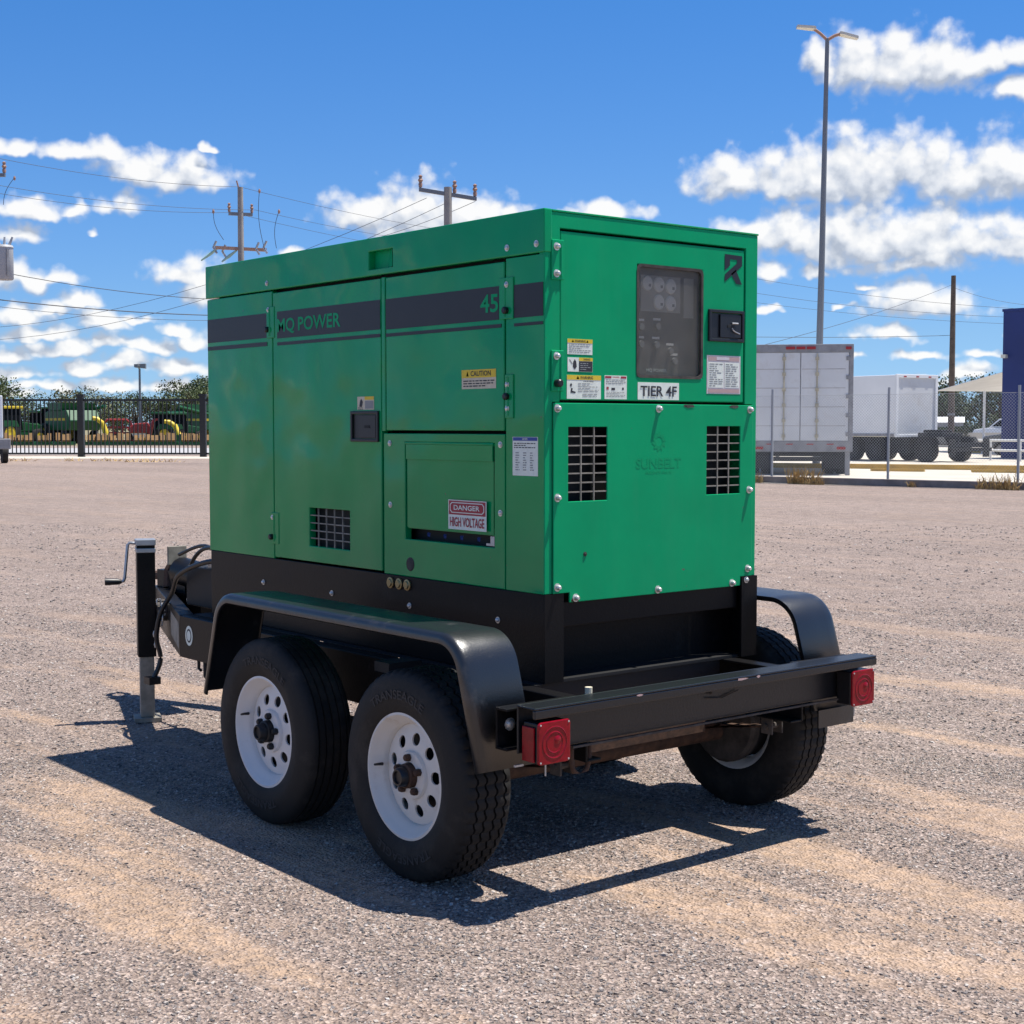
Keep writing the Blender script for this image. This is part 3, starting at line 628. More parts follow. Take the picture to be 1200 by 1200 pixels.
sticker(dr,.765,.942,1.577,1.715,-.003,REAR,[('r',.04,.96,.86,.97,PINKPR),('r',.28,.66,.88,.96,PLATE,None,.002),('r',.04,.49,.16,.82,WHITEST),('r',.52,.96,.16,.82,WHITEST),('l',.07,.46,.18,.8,INKG,11,.002),('l',.55,.93,.18,.8,INKG,11,.002),('r',.04,.96,.03,.13,PINKPR)], PLATE, 'rating_plate')
g = MB(); lg = lambda x,y: (.854+.092*x, 2.080-.105*y)
for poly in ([(0,0),(1,.02),(1,.36),(.0,.95),(0,.70),(.70,.28),(.70,.17),(.30,.16),(.30,.38),(0,.56)], [(.36,.66),(.64,.50),(1.0,1.0),(.66,.99)]):
    g.face([g.pt(REAR(*lg(x,y),-.0018)) for x,y in poly])
mk('logo', g, STRIPE, dr, label='dark angular letter R emblem')
latch(dr,.768,.953,1.764,1.879,-.003,REAR); lh = latch_in(dr,.768,.953,1.764,1.879,-.003,REAR,-1)
mk('keyring', MB().tube([(.885,-.0085,1.815),(.888,-.010,1.807),(.90,-.010,1.801),(.925,-.009,1.795)], .0022, 5).tube([(.885,-.008,1.832),(.915,-.009,1.832)], .003, 5), GALV, dr)
# hinges of the control door
for z0, z1, bz, knob in ((1.938,2.068,(2.045,1.958),None),(1.575,1.709,(1.69,),1.601)):
    h = mk('hinge', rr(.026,.080,z0,z1,.0002,.006), GREEN_R, rear_frame, bev=.0025)
    mk('hinge_pin', MB().cyl((.066,-.004,z0+.012),(.066,-.004,z1-.012),.0055,8), GREEN_R, h)
    for z in bz: boltobj(h, (.046,-.006,z), (0,-1,0), .0085, .016)
    if knob: mk('rubber_knob', MB().lathe([(.013,0),(.013,.02),(.009,.024),(0,.024)], (.047,-.006,knob), (0,-1,0), 12), PLASTIC, h, smooth=40)
# lower rear panel
vents = [(.098,.273,1.211,1.458),(.758,.934,1.215,1.460)]
def lp_hole(u, v):
    if v < .908 and (u < .105 or u > .942): return True
    return any(a<u<b and c<v<d for a,b,c,d in vents)
lp = mk('rear_panel', MB().grid([.0335,.098,.105,.273,.758,.934,.942,1.0025],[.875,.908,1.211,1.215,1.458,1.460,1.537], lp_hole, .0006, .007, REAR), GREEN_R, gen, bev=.002)
for a,b,c,d in vents: grille(lp,a,b,c,d,3,8,REAR,.001,.0055,.0045,GREYP)
mk('vent_baffle', MB().box(.05,.98,.088,.099,1.15,1.50), SEAM, lp)
mk('baffle_board', MB().box(.05,.98,.088,.099,.88,1.149), SEAM, lp)
for (x,z) in ((.049,1.519),(.515,1.521),(.984,1.521),(.050,1.225),(.983,1.227),(.979,.936),(.050,.929),(.131,.889),(.515,.890),(.895,.888)):
    boltobj(lp, (x,-.007,z), (0,-1,0), .0090, .017)
boltobj(lp, (.173,-.007,1.033), (0,-1,0), .005, .004, DIRT)
for x in (.131,.66,.67,.90):
    z = .875 if x < .2 else 1.537
    b_ = MB(); k = 9; pts = [(x+random.uniform(.012,.022)*math.cos(2*math.pi*i/k)*(1.4 if x>.2 else 1), z+random.uniform(.010,.018)*math.sin(2*math.pi*i/k)*(.55 if x>.2 else 1)+(.008 if x<.2 else -.004)) for i in range(k)]
    b_.face([b_.pt(REAR(p,min(max(q,.8755),1.5365),.0078 if x != .67 else .0083)) for p,q in pts]); mk('paint_chip', b_, RUST if x<.2 else DIRT, lp)
cx, cz = .517, 1.407; g = MB()
for i in range(10):
    t0 = 2*math.pi*i/10; r0, r1 = .017, .036
    pts = [(cx+r*math.cos(t), cz+r*math.sin(t)) for r,t in ((r0,t0),(r0,t0+.56),(.026,t0+.62),(r1,t0+.1),(.026,t0+.02))]
    g.face([g.pt(REAR(p,q,.0076)) for p,q in pts])
mk('emblem', g, GREEN_D, lp, label='faint ghost of a removed sun emblem')
mk('lettering', MB().text('SUNBELT', .407, .628, 1.314, 1.350, .0076, REAR), GREEN_D, lp, label='faint ghost of a removed name'); mk('lettering', MB().text('RENTALS', .455, .58, 1.296, 1.305, .0076, REAR), GREEN_D, lp)
pass
# --- black skid base
SB = .611
base = mk('skid_base', MB().box(.004,GW-.004,.105,GL-.003,SB,ZB-.001), BLACK, gen, bev=.003)
mk('skid_post', MB().box(.0005,.082,-.004,.004,SB,.9065).box(.0005,.0085,.0045,.1045,SB,.9065), BLACK, base)
mk('skid_post', MB().box(.9445,GW,-.012,-.003,SB,.908).box(GW-.008,GW,-.0025,.1045,SB,.908), BLACK, base)
mk('cross_bar', MB().box(.0825,.944,.012,.03,.792,.8765), BLACK, base, bev=.003)
mk('skid_floor', MB().box(.0825,.944,.004,.1045,SB,SB+.008), BLACKM, base)
for y in (1.844,1.304,.771,.248): boltobj(base, (.004,y,.799), (-1,0,0), .0075, .009)
for y in (.89,.834,.781):
    o = mk('drain_plug', MB().lathe([(.021,0),(.021,.006),(.015,.007),(.013,.012),(0,.012)], (.004,y,.875), (-1,0,0), 14), BRASS, base, smooth=35)
boltobj(base, (.955+.013,-.012,.895), (0,-1,0), .008, .01)

# ================================================================ trailer
XC = .415; AY = (.176, 1.075); TZ = .338
tr = root('trailer', 'black tandem axle equipment trailer with white wheels carrying the green generator', 'trailer', (XC, .62, 0))
RZ0_, RZ1_ = .42, .608
def chan(mbx, x0, x1, y0, y1, z0, z1, open_to, t=.008):
    """channel along y, web on the side away from open_to (+1: open towards +x)"""
    if open_to > 0: mbx.box(x0,x0+t,y0,y1,z0,z1); mbx.box(x0+t,x1,y0,y1,z1-t,z1); mbx.box(x0+t,x1,y0,y1,z0,z0+t)
    else: mbx.box(x1-t,x1,y0,y1,z0,z1); mbx.box(x0,x1-t,y0,y1,z1-t,z1); mbx.box(x0,x1-t,y0,y1,z0,z0+t)
    return mbx
mk('frame_rail', chan(MB(), -.10,-.035,-.318,2.42,RZ0_,RZ1_,1), BLACK, tr, bev=.003)
mk('frame_rail', chan(MB(), .865,.93,-.318,2.42,RZ0_,RZ1_,-1), BLACK, tr, bev=.003)
for y in (.02,.62,1.25,1.85,2.30): mk('cross_member', MB().box(-.034,.864,y,y+.06,.52,.6075), BLACKM, tr)
for y in (.3,1.8): mk('support_bracket', MB().box(.9305,1.02,y,y+.06,.5,.608), BLACKM, tr)
# A-frame drawbar
def arail(mbx, x0, y0, x1, y1, w, z0, z1):
    d = Vector((x1-x0, y1-y0, 0)).normalized(); nrm = Vector((-d.y, d.x, 0))*w
    a = Vector((x0,y0,0)); b = Vector((x1,y1,0))
    mbx.prism([(a.x,a.y),(b.x,b.y),(b.x-nrm.x,b.y-nrm.y),(a.x-nrm.x,a.y-nrm.y)], z0, z1, lambda p,q,t: (p,q,t)); return mbx
o = mk('drawbar_rail', arail(MB(), -.10,2.4215, .36,3.62, .065, RZ0_,RZ1_+.002), BLACK, tr, bev=.004)
mk('drawbar_rail', arail(MB(), .47,3.62, .93,2.4215, .065, RZ0_,RZ1_+.002), BLACK, tr, bev=.004)
# weathered face plate and round sticker on the left rail
g = MB(); cx_, cz_ = 2.33, .525
g.face([g.pt((-.1012, cx_+.035*math.cos(2*math.pi*k/20), cz_+.045*math.sin(2*math.pi*k/20))) for k in range(20)], 0)
g.face([g.pt((-.1018, cx_+.024*math.cos(2*math.pi*k/20), cz_+.031*math.sin(2*math.pi*k/20))) for k in range(20)], 1)
g.face([g.pt((-.1024, cx_+.018*math.cos(2*math.pi*k/20), cz_+.023*math.sin(2*math.pi*k/20))) for k in range(20)], 0)
mk('round_sticker', g, [WHITEST, INK], tr)
d_ = Vector((.46,1.1985,0)).normalized(); nn = Vector((-d_.y,d_.x,0))
p0 = Vector((-.10,2.4215,0)) + nn*.0015
g = MB(); g.quad([tuple(p0+d_*a+Vector((0,0,z))) for a,z in ((.03,.45),(.42,.47),(.42,.58),(.03,.57))]); mk('worn_patch', g, GREYP, tr)
# coupler and surge actuator
g = MB(); g.box(.355,.475,3.10,3.74,.47,.60); g.box(.37,.46,3.30,3.62,.6005,.70); g.tube([(.415,3.10,.68),(.415,3.42,.70)], .075, 14)
mk('coupler', g, BLACK, tr, smooth=40)
mk('coupler_ring', MB().lathe([(.05+.018*math.cos(a),.018*math.sin(a)) for a in [2*math.pi*k/8 for k in range(8)]], (.415,3.80,.53), (0,0,1), 20, closed=True), RUST, tr, smooth=60)
mk('actuator_plate', MB().box(.36,.47,3.47,3.482,.73,.83), GREYP, tr, bev=.004)
mk('actuator_body', MB().tube([(.40,3.50,.61),(.41,3.52,.70),(.42,3.50,.76)], [.05,.045,.03], 9), RUST, tr)
mk('actuator_rod', MB().tube([(.415,3.45,.665),(.40,3.60,.665),(.39,3.74,.66)], [.02,.026,.022], 10), RUST, tr)
def hose(name, pts, r, m):
    # smooth path through points
    pts = [Vector(p) for p in pts]; out = []
    for i in range(len(pts)-1):
        p0_, p1_, p2_, p3_ = pts[max(i-1,0)], pts[i], pts[i+1], pts[min(i+2,len(pts)-1)]
        for k in range(8):
            t = k/8; out.append(.5*((2*p1_)+(p2_-p0_)*t+(2*p0_-5*p1_+4*p2_-p3_)*t*t+(3*p1_-p0_-3*p2_+p3_)*t**3))
    out.append(pts[-1]); return mk(name, MB().tube(out, r, 8), m, tr, smooth=60)
hose('cable', [(.09,2.318,.855),(.06,2.50,.83),(.05,2.72,.76),(.08,2.86,.66),(.05,2.92,.56),(.04,2.95,.44),(.06,2.95,.33),(.03,2.96,.24)], .012, PLASTIC)
hose('cable', [(.20,2.318,.86),(.22,2.60,.88),(.24,2.85,.86),(.25,3.0,.76),(.30,3.05,.63)], .010, PLASTIC)
hose('cable', [(.28,2.318,.85),(.33,2.7,.80),(.36,3.05,.86),(.34,3.3,.80)], .009, PLASTIC)
mk('cable_plug', MB().box(-.01,.05,2.93,2.99,.21,.245), PLASTIC, tr)
mk('junction_box', MB().box(.10,.32,2.42,2.75,.612,.80), BLACKM, tr, bev=.006)
mk('cable_clamp', MB().cyl((.14,2.56,.801),(.14,2.56,.83),.03,10), GALV, tr); mk('tie_strap', MB().tube([(.12,2.78,.63),(.22,2.80,.635),(.34,2.83,.63)],.008,6), GALV, tr)
# parking jack
JM = Matrix.Translation((.063,3.11,0)) @ Matrix.Rotation(R(-21), 4, 'Z')
def J(): m = MB(); m.M = JM; return m
jack = mk('parking_jack', J().box(-.044,.044,-.044,.044,.325,.875), BLACK, tr, bev=.004)
mk('inner_leg', J().box(-.034,.034,-.034,.034,.025,.3245), GREYP, jack, bev=.003)
mk('foot_plate', J().box(-.064,.064,-.064,.064,.004,.0245), GREYP, jack)
mk('jack_cap', J().box(-.048,.048,-.048,.048,.8755,.905).box(-.047,.047,-.047,.047,.840,.862), GALV, jack, bev=.003)
mk('crank', J().tube([(-.048,0,.885),(-.075,0,.888),(-.084,0,.878),(-.100,0,.715),(-.106,0,.700),(-.118,0,.697)], .0075, 8), GALV, jack, smooth=60)
mk('crank_handle', J().tube([(-.115,0,.697),(-.13,0,.698),(-.195,0,.699)], [.009,.015,.018], 10), PLASTIC, jack, smooth=40)
mk('jack_bracket', J().box(.0445,.14,-.03,.03,.50,.60).cyl((.05,-.045,.55),(.12,-.045,.55),.045,12), DIRT, jack)
g = J()
for k in range(9):
    c = Vector((.055+.02*math.sin(k*.7), -.085, .60-k*.026)); ax = (1,0,0) if k % 2 else (0,1,0)
    a_ = Vector((0,1,0)) if k % 2 else Vector((1,0,0))
    g.tube([tuple(c+a_*(.010*math.cos(t))+Vector((0,0,.019*math.sin(t)))) for t in [2*math.pi*i/8 for i in range(9)]], .0042, 5)
mk('safety_chain', g, GALV, tr); g = J()
for k in range(8):
    c = Vector((.125, -.07+.01*math.sin(k), .56-k*.024)); a_ = Vector((0,1,0)) if k % 2 else Vector((1,0,0))
    g.tube([tuple(c+a_*(.010*math.cos(t))+Vector((0,0,.018*math.sin(t)))) for t in [2*math.pi*i/8 for i in range(9)]], .0042, 5)
mk('safety_chain', g, GALV, tr)
g = MB(); g.tube([(-.09,2.2,.42),(-.09,2.2,.36),(-.085,2.19,.345),(-.08,2.17,.36),(-.08,2.17,.42)], .009, 6); g.tube([(-.09,2.26,.42),(-.09,2.26,.385),(-.09,2.24,.38)], .007, 6)
mk('tie_hook', g, BLACKM, tr)
# --- fenders
def fillet(pts, rads, n=8):
    out = []
    for i, p in enumerate(pts):
        if rads[i] == 0: out.append(p); continue
        p, a, b = Vector(p), Vector(pts[i-1]), Vector(pts[i+1]); da = (a-p).normalized(); db = (b-p).normalized(); ang = da.angle(db)
        d = rads[i]/math.tan(ang/2); c = p+(da+db).normalized()*(rads[i]/math.sin(ang/2)); s = p+da*d; e = p+db*d
        v0 = s-c; v1 = e-c; th = v0.angle(v1)
        for k in range(n+1):
            t = k/n; out.append(tuple(c+(v0*math.sin((1-t)*th)+v1*math.sin(t*th))/math.sin(th)))
    return out
FPATH = fillet([(1.514,.43),(1.395,.828),(-.138,.828),(-.257,.43)], [0,.135,.135,0], 12)
def fender(xo, xi, name='fender'):
    g = MB(); s = 1 if xi > xo else -1; cs = [(xi,0)] + [(xi+(xo-xi)*f,0) for f in (.25,.5,.75)] + [(xo+s*.022,0),(xo+s*.010,-.003),(xo+s*.003,-.010),(xo,-.020),(xo,-.032),(xo+s*.006,-.036)]
    cs = [(xi+0, -.020), (xi, -.004)] + cs[1:]
    n = len(FPATH); rings = []
    # refine straight runs
    for i, (y, z) in enumerate(FPATH):
        a = FPATH[max(i-1,0)]; b = FPATH[min(i+1,n-1)]; t = Vector((b[0]-a[0], b[1]-a[1])).normalized(); nr = Vector((t.y, -t.x))
        if nr.y < 0 and abs(nr.y) > .3: nr = -nr
        if i < n/2 and nr.x < 0: nr = -nr
        if i > n/2 and nr.x > 0 and nr.y < .5: nr = -nr
        rings.append([g.pt((x, y+nr.x*h, z+nr.y*h)) for x, h in cs])
    for i in range(n-1):
        for k in range(len(cs)-1): g.face((rings[i][k], rings[i+1][k], rings[i+1][k+1], rings[i][k+1]))
    o = mk(name, g, FENDER, tr, smooth=50, solid=.004)
    return o
fl_ = fender(-.46, -.248); fender(1.29, 1.078)
for x0, x1 in ((-.247,-.1005),(.9305,1.0775)):
    for y in (.55,): mk('fender_bracket', MB().box(x0+.006,x1-.0005,y,y+.09,.60,.635), BLACKM, tr)
mk('fender_bolt', MB().lathe([(.012,0),(.012,.006),(0,.008)], (-.40,1.49,.56), (0,-1,.3), 10), DIRT, fl_)
# inner wheel well rail behind the wheels
mk('spring_hanger', MB().box(-.30,-.11,.585,.665,.36,.42).box(-.23,-.16,.60,.65,.27,.3595), BLACKM, tr)
# --- outrigger and bumper
def xchan(mbx, x0, x1, y_web, y_lip, z0, z1, t=.008, lip=.0, low=True):
    s = 1 if y_lip > y_web else -1
    mbx.box(x0,x1,y_web,y_web-s*t,z0,z1)
    mbx.box(x0,x1,y_web,y_lip,z1-t,z1)
    if low: mbx.box(x0,x1,y_web,y_lip,z0,z0+t)
    if lip: mbx.box(x0,x1,y_lip,y_lip-s*t*2,z1-lip,z1-t)
    return mbx
for x0, x1 in ((-.405,-.1005),(.9305,1.235)):
    o = mk('outrigger', xchan(MB(), x0, x1, -.258, -.305, .495, .622), BLACK, tr, bev=.002)
    boltobj(o, (x0+.05 if x0 < 0 else x1-.05, -.258, .565), (0,-1,0), .013, .012)
BZ1 = .634
bump = mk('rear_bumper', xchan(MB(), -.375, 1.238, -.320, -.400, .485, BZ1, .007, .034, False), BUMPER, tr, bev=.004)
mk('bumper_foot', MB().box(-.17,1.1,-.338,-.3275,.478,.4845), DIRT, bump)
mk('plate_mount', MB().tube([(.44,-.3285,.575),(.445,-.329,.585),(.45,-.329,.575)], .004, 5).tube([(.56,-.3285,.585),(.565,-.329,.595),(.57,-.329,.585)], .004, 5).tube([(.43,-.3278,.562),(.50,-.3278,.555),(.58,-.3278,.572)], .0025, 4), DIRT, bump)
for x_, w_ in ((.52,.03),(.60,.014),(.05,.016)):
    g = MB(); k = 8; pts_ = [(x_+w_*random.uniform(.6,1)*math.cos(2*math.pi*i/k), random.uniform(.003,.007)*math.sin(2*math.pi*i/k)) for i in range(k)]
    g.face([g.pt((p, -.4004, BZ1-.008+q*.8)) for p, q in pts_]); mk('paint_chip', g, PINKPR, bump)
hose('light_cable', [(-.36,-.315,.60),(-.34,-.312,.50),(-.30,-.30,.455),(-.22,-.29,.47),(-.12,-.28,.46),(-.02,-.26,.50)], .006, PLASTIC)
mk('white_plug', MB().cyl((-.06,-.285,.609),(-.06,-.285,.648),.012,12).box(-.08,-.03,-.305,-.268,.6085,.614), CREAM, tr)
# tail lights
def tail_light(x0, x1):
    z0, z1 = .462, .590
    h = mk('tail_light', MB().box(x0+.002,x1-.002,-.392,-.3285,z0+.004,z1-.004), PLASTIC, tr, bev=.004)
    g = MB(); g.prism(rrect(x0,x1,z0,z1,.012,4), .3925, .402, lambda p,q,t: (p,-t,q))
    l = mk('lens', g, RED, h, bev=.003)
    cx, cz = (x0+x1)/2, (z0+z1)/2
    for r_ in (.050,.034):
        mk('lens_ring', MB().lathe([(r_,0),(r_-.003,.002),(r_-.006,0)], (cx,-.4018,cz), (0,-1,0), 26), REDD, h, smooth=40)
    mk('reflector', MB().lathe([(0,.003),(.012,.002),(.014,0)], (cx+.012,-.4019,cz+.006), (0,-1,0), 12), RED, h, smooth=50)
    for a in (x0+.008,x1-.008):
        for z in (z0+.008,z1-.008): mk('screw', MB().lathe([(.003,0),(.003,.0015),(0,.002)], (a,-.4021,z), (0,-1,0), 8), ZINC, h)
    sx_ = x0 if x0 < 0 else x1; s = -1 if x0 < 0 else 1
    mk('side_lens', MB().box(sx_, sx_+s*.007, -.386, -.333, z0+.008, z1-.016), RED, h, bev=.002)
    mk('light_wire', MB().cyl((cx,-.36,z0-.045),(cx,-.36,z0+.004),.0025,5), GALV, h)
tail_light(-.363,-.238); tail_light(1.098,1.223)
# tie-down ring under the bumper
mk('tie_ring', MB().tube([(-.145,-.30,.478),(-.145,-.30,.42),(-.135,-.30,.395),(-.108,-.30,.385),(-.082,-.30,.395),(-.072,-.30,.42),(-.072,-.30,.478)], .0085, 8), RUST, tr, smooth=60)
mk('light_bracket', MB().box(-.405,-.373,-.345,-.338,.455,.461), GALV, tr)
# --- axles, springs, backing plates
for y in AY:
    mk('axle', MB().cyl((XC-.60,y,.30),(XC+.60,y,.30),.038,12), RUST, tr, smooth=40)
    for s in (-1, 1):
        x = XC+s*.50
        g = MB()
        for k in range(4):
            half = .36-.075*k; zc = .385-.009*k
            path = [(x, y+half*t, zc-.035*(1-t*t)+.0) for t in np.linspace(-1,1,9)]
            for i in range(8):
                a, b = path[i], path[i+1]
                g.prism([(a[1],a[2]-.0035),(b[1],b[2]-.0035),(b[1],b[2]+.0035),(a[1],a[2]+.0035)], x-.022, x+.022, lambda p,q,t: (t,p,q))
        mk('leaf_spring', g, RUST, tr)
        mk('spring_shackle', MB().box(x-.03,x-.0235,y-.39,y-.34,.36,.425).box(x+.0235,x+.03,y-.39,y-.34,.36,.425).cyl((x-.04,y-.365,.387),(x+.04,y-.365,.387),.011,8), DIRT, tr)
        mk('brake_plate', MB().lathe([(0,0),(.155,0),(.166,.012),(.166,.04),(.10,.045)], (XC+s*.625,y,TZ), (s,0,0), 26), DIRT, tr, smooth=35)
mk('rear_cross_tube', MB().box(.02,.80,.03,.085,.345,.39), RUST, tr)
mk('filler_plate', MB().box(-.0345,1.0,.004,2.41,.6083,.6105), BLACKM, tr)  # added black plate, blocks the bright ground showing through between rail and skid
mk('mud_flap', MB().box(1.085,1.285,-.262,-.256,.365,.43), FENDER, tr)
# --- wheels: built once for each kind of tread, facing -x
def tyre_mesh(zig):
    n = 216; g = MB(); W2 = .1025
    half = [(.197,.083),(.205,.090),(.222,.097),(.250,.1025),(.262,.1035),(.290,.100),(.312,.094),(.326,.089),(.335,.081)]
    tread = []   # (x, r, phase)
    for gx in (.060, .036, .012):
        pass
    gro = [-.054,-.019,.019,.054] if zig else [-.058,-.030,0,.030,.058]
    xs = [(-.074,.3405,0)]
    for c in gro:
        w = .0042
        xs += [(c-w,.344-.25*c*c,1),(c-w*.8,.335,1),(c+w*.8,.335,1),(c+w,.344-.25*c*c,1)]
    xs += [(.074,.3405,0)]
    prof = [(r,-x,0,0) for r,x in half] + [(r,x,ph,1) for x,r,ph in xs] + [(r,x,0,0) for r,x in half[::-1]]
    rings = []
    for k in range(n):
        a = 2*math.pi*k/n; ring = []; z_ = (k//2) % 2; lug = (k % 4 == 0)
        for j,(r,x,ph,tr_) in enumerate(prof):
            if tr_:
                if zig:
                    x = x + (.0032 if z_ else -.0032)*ph
                    if lug and ph and r > .338: r -= .004
                    if lug and not ph: r -= .006
                elif lug: r -= .0022
            elif zig and lug and r > .33: r -= .005
            ring.append(g.pt((x, r*math.cos(a), r*math.sin(a))))
        rings.append(ring)
    m = len(prof)
    for k in range(n):
        A, B = rings[k], rings[(k+1) % n]
        for j in range(m-1): g.face((A[j],A[j+1],B[j+1],B[j]))
    # raised sidewall lettering and ring
    V, F = text_mesh('TRANSEAGLE'); rad = .262
    for a0 in (2.15, 2.15+math.pi):
        ids = []
        for tx, ty in V:
            th = a0 - tx*1.15; r = .250+.030*ty; xx = -.1050
            ids.append(g.pt((xx, -r*math.cos(th), r*math.sin(th))))
        for f in F: g.face([ids[i] for i in f], 1)
    return g
def rim_mesh():
    g = MB()
    prof = [(.187,-.02),(.183,-.055),(.190,-.078),(.199,-.083),(.2065,-.086),(.2065,-.090),(.198,-.0915),(.193,-.086),(.187,-.076),(.180,-.066),(.170,-.056),(.1645,-.046),(.1635,.05),(.19,.08),(.206,.088)]
    g.lathe(prof, (0,0,0), (1,0,0), 60)
    # disc with ten round holes
    N = 9; xd = -.036
    def dpt(r, a):
        # dished disc profile
        x = xd - .016*math.cos(min(max((r-.080)/(.163-.080),0),1)*math.pi/2)
        return (x, r*math.cos(a), r*math.sin(a))
    for s in range(N):
        a0 = 2*math.pi*s/N; a1 = 2*math.pi*(s+1)/N; ac = (a0+a1)/2; rc, hr = .117, .0205
        inner, outer = .080, .1637; bnd = []; k = 5
        for i in range(k): bnd.append((inner, a0+(a1-a0)*i/k))
        for i in range(k): bnd.append((inner+(outer-inner)*i/k, a1))
        for i in range(k): bnd.append((outer, a1-(a1-a0)*i/k))
        for i in range(k): bnd.append((outer-(outer-inner)*i/k, a0))
        hole = []; hole2 = []
        for r, a in bnd:
            vx, vy = r*math.cos(a-ac)-rc, r*math.sin(a-ac); l = math.hypot(vx,vy)
            hx, hy = rc+hr*vx/l, hr*vy/l; hole.append((math.hypot(hx,hy), ac+math.atan2(hy,hx)))
        ib = [g.pt(dpt(r,a)) for r,a in bnd]; ih = [g.pt(dpt(r,a)) for r,a in hole]
        ik = []
        for r,a in hole:
            p = dpt(r,a); ik.append(g.pt((p[0]+.006,p[1],p[2])))
        nb = len(bnd)
        for i in range(nb):
            g.face((ib[i],ib[(i+1)%nb],ih[(i+1)%nb],ih[i])); g.face((ih[i],ih[(i+1)%nb],ik[(i+1)%nb],ik[i]))
    g.lathe([(.0802,-.0515),(.079,-.058),(.076,-.064),(.044,-.066),(.040,-.060),(.036,-.05)], (0,0,0), (1,0,0), 40)
    return g
def wheel(kind, cen, paint, bearing):
    w = mk('wheel', rim_mesh(), paint, tr, smooth=35, origin=(0,0,0))
    w['label'] = kind
    def sub(name, mb_, m, **k): return mk(name, mb_, m, w, origin=(0,0,0), **k)
    ORG[w] = Vector((0,0,0))
    sub('tyre', tyre_mesh('zig' in bearing), [RUBBER, RUBBERL], smooth=38)
    sub('hub', MB().lathe([(.040,-.05),(.040,-.085),(.034,-.088),(.034,-.092)] if True else [], (0,0,0), (1,0,0), 22), RUST if 'cap' in bearing else BLACKM, smooth=40)
    sub('brake_drum', MB().lathe([(0,-.012),(.150,-.012),(.156,-.006),(.156,.09)], (0,0,0), (1,0,0), 28), BLACKM, smooth=40)
    sub('hub_cap', MB().lathe([(.033,-.088),(.030,-.110),(.026,-.115),(.021,-.115),(.019,-.108),(0,-.108)], (0,0,0), (1,0,0), 20), PLASTIC if 'cap' in bearing else BLACKM, smooth=35)
    for k in range(5):
        a = 2*math.pi*k/5+.35
        sub('lug_nut', MB().lathe([(.0125,-.060),(.0125,-.078),(.009,-.084),(0,-.084)], (0,.058*math.cos(a),.058*math.sin(a)), (1,0,0), 6), RUST if 'cap' in bearing else BLACKM)
    sub('valve_stem', MB().tube([(-.062,.158,.02),(-.082,.155,.022),(-.10,.148,.024)], [.006,.005,.004], 6), PLASTIC)
    w.location = Vector(cen)-ORG[tr]; ORG[w] = Vector(cen)
    return w
w_front = wheel('clean white modular wheel with straight ribbed tyre', (-.353, AY[1], TZ), WHITEW, 'rib')
w_rear = wheel('dusty white modular wheel with zigzag tread and rusty hub', (-.353, AY[0], TZ), WHITEW2, 'zig cap')
for src, y in ((w_front, AY[1]), (w_rear, AY[0])):
    c = dup(src, (2*XC+.353, y, TZ), tr); c.rotation_euler = (0,0,math.pi)
    del c['label']
w_front.rotation_euler = (R(8),0,0); w_rear.rotation_euler = (R(-4),0,0)

# ================================================================ surroundings
WALLW = mat('white_box_panel', (.60, .61, .62), .45, vary=(.8, .10), dust=((.40,.36,.32), 1.6, .52, .95))
WALLW2 = mat('clean_white_panel', (.74, .75, .76), .4, vary=(.7, .05))
FRAMEG = mat('grey_frame', (.25, .25, .26), .5, vary=(4, .2))
GRIME = mat('grimy_skirt', (.33, .30, .28), .7, vary=(2.5, .35))
RODC = mat('door_rod', (.42, .38, .28), .6, vary=(3, .4))
TRBLK = mat('chassis_black', (.012, .012, .013), .6)
REDM = mat('marker_red', (.35, .02, .02), .4)
BLUEW = mat('blue_wall', (.010, .024, .135), .55, vary=(.5, .12))
YELK = mat('yellow_kerb_paint', (.45, .27, .04), .7, vary=(2, .25))
WPAINT = mat('white_pipe_paint', (.75, .75, .73), .5)
FBLACK = mat('fence_black', (.010, .010, .011), .5)
FGALV = mat('fence_galvanised', (.38, .39, .40), .5, metal=.5)
POLEC = mat('pole_concrete', (.30, .28, .255), .85, vary=(2, .2))
POLEW = mat('pole_wood', (.10, .075, .058), .85, vary=(3, .3))
POLEM = mat('pole_metal', (.20, .21, .22), .5, metal=.4)
WIRE = mat('wire', (.05, .05, .055), .6)
INSUL = mat('insulator', (.34, .20, .14), .4)
POLY = mat('polymer_insulator', (.35, .55, .48), .5)
TANKG = mat('transformer_grey', (.40, .41, .42), .5)
SHADEF = mat('shade_fabric', (.66, .66, .67), .8, vary=(1, .08))
AGREEN = mat('machine_green', (.008, .085, .024), .45)
ABAR = mat('toolbar_green', (.03, .20, .07), .5)
AYEL = mat('machine_yellow', (.62, .45, .025), .45)
AORG = mat('machine_ochre', (.15, .068, .004), .7, vary=(1.5,.35))
ARED = mat('machine_red', (.28, .025, .02), .45)
AGLASS = mat('cab_glass', (.010, .012, .014), .5, spec=0)
TYREF = mat('far_tyre', (.015, .014, .013), .8)
CARW = mat('car_white', (.72, .73, .74), .3, coat=.5)
CARG = mat('car_grey', (.10, .11, .12), .3, coat=.5)
BARK = mat('bark', (.09, .065, .045), .9, vary=(6, .3))
DRYW = mat('dry_weed', (.50, .33, .13), .9, vary=(20, .3))
HEDGE = mat('hedge_leaf', (.035, .06, .022), .8, vary=(1.5, .4))
LAMPH = mat('lamp_head', (.60, .58, .50), .5)
CWALL = mat('pale_wall', (.48, .44, .38), .9, vary=(1, .12))

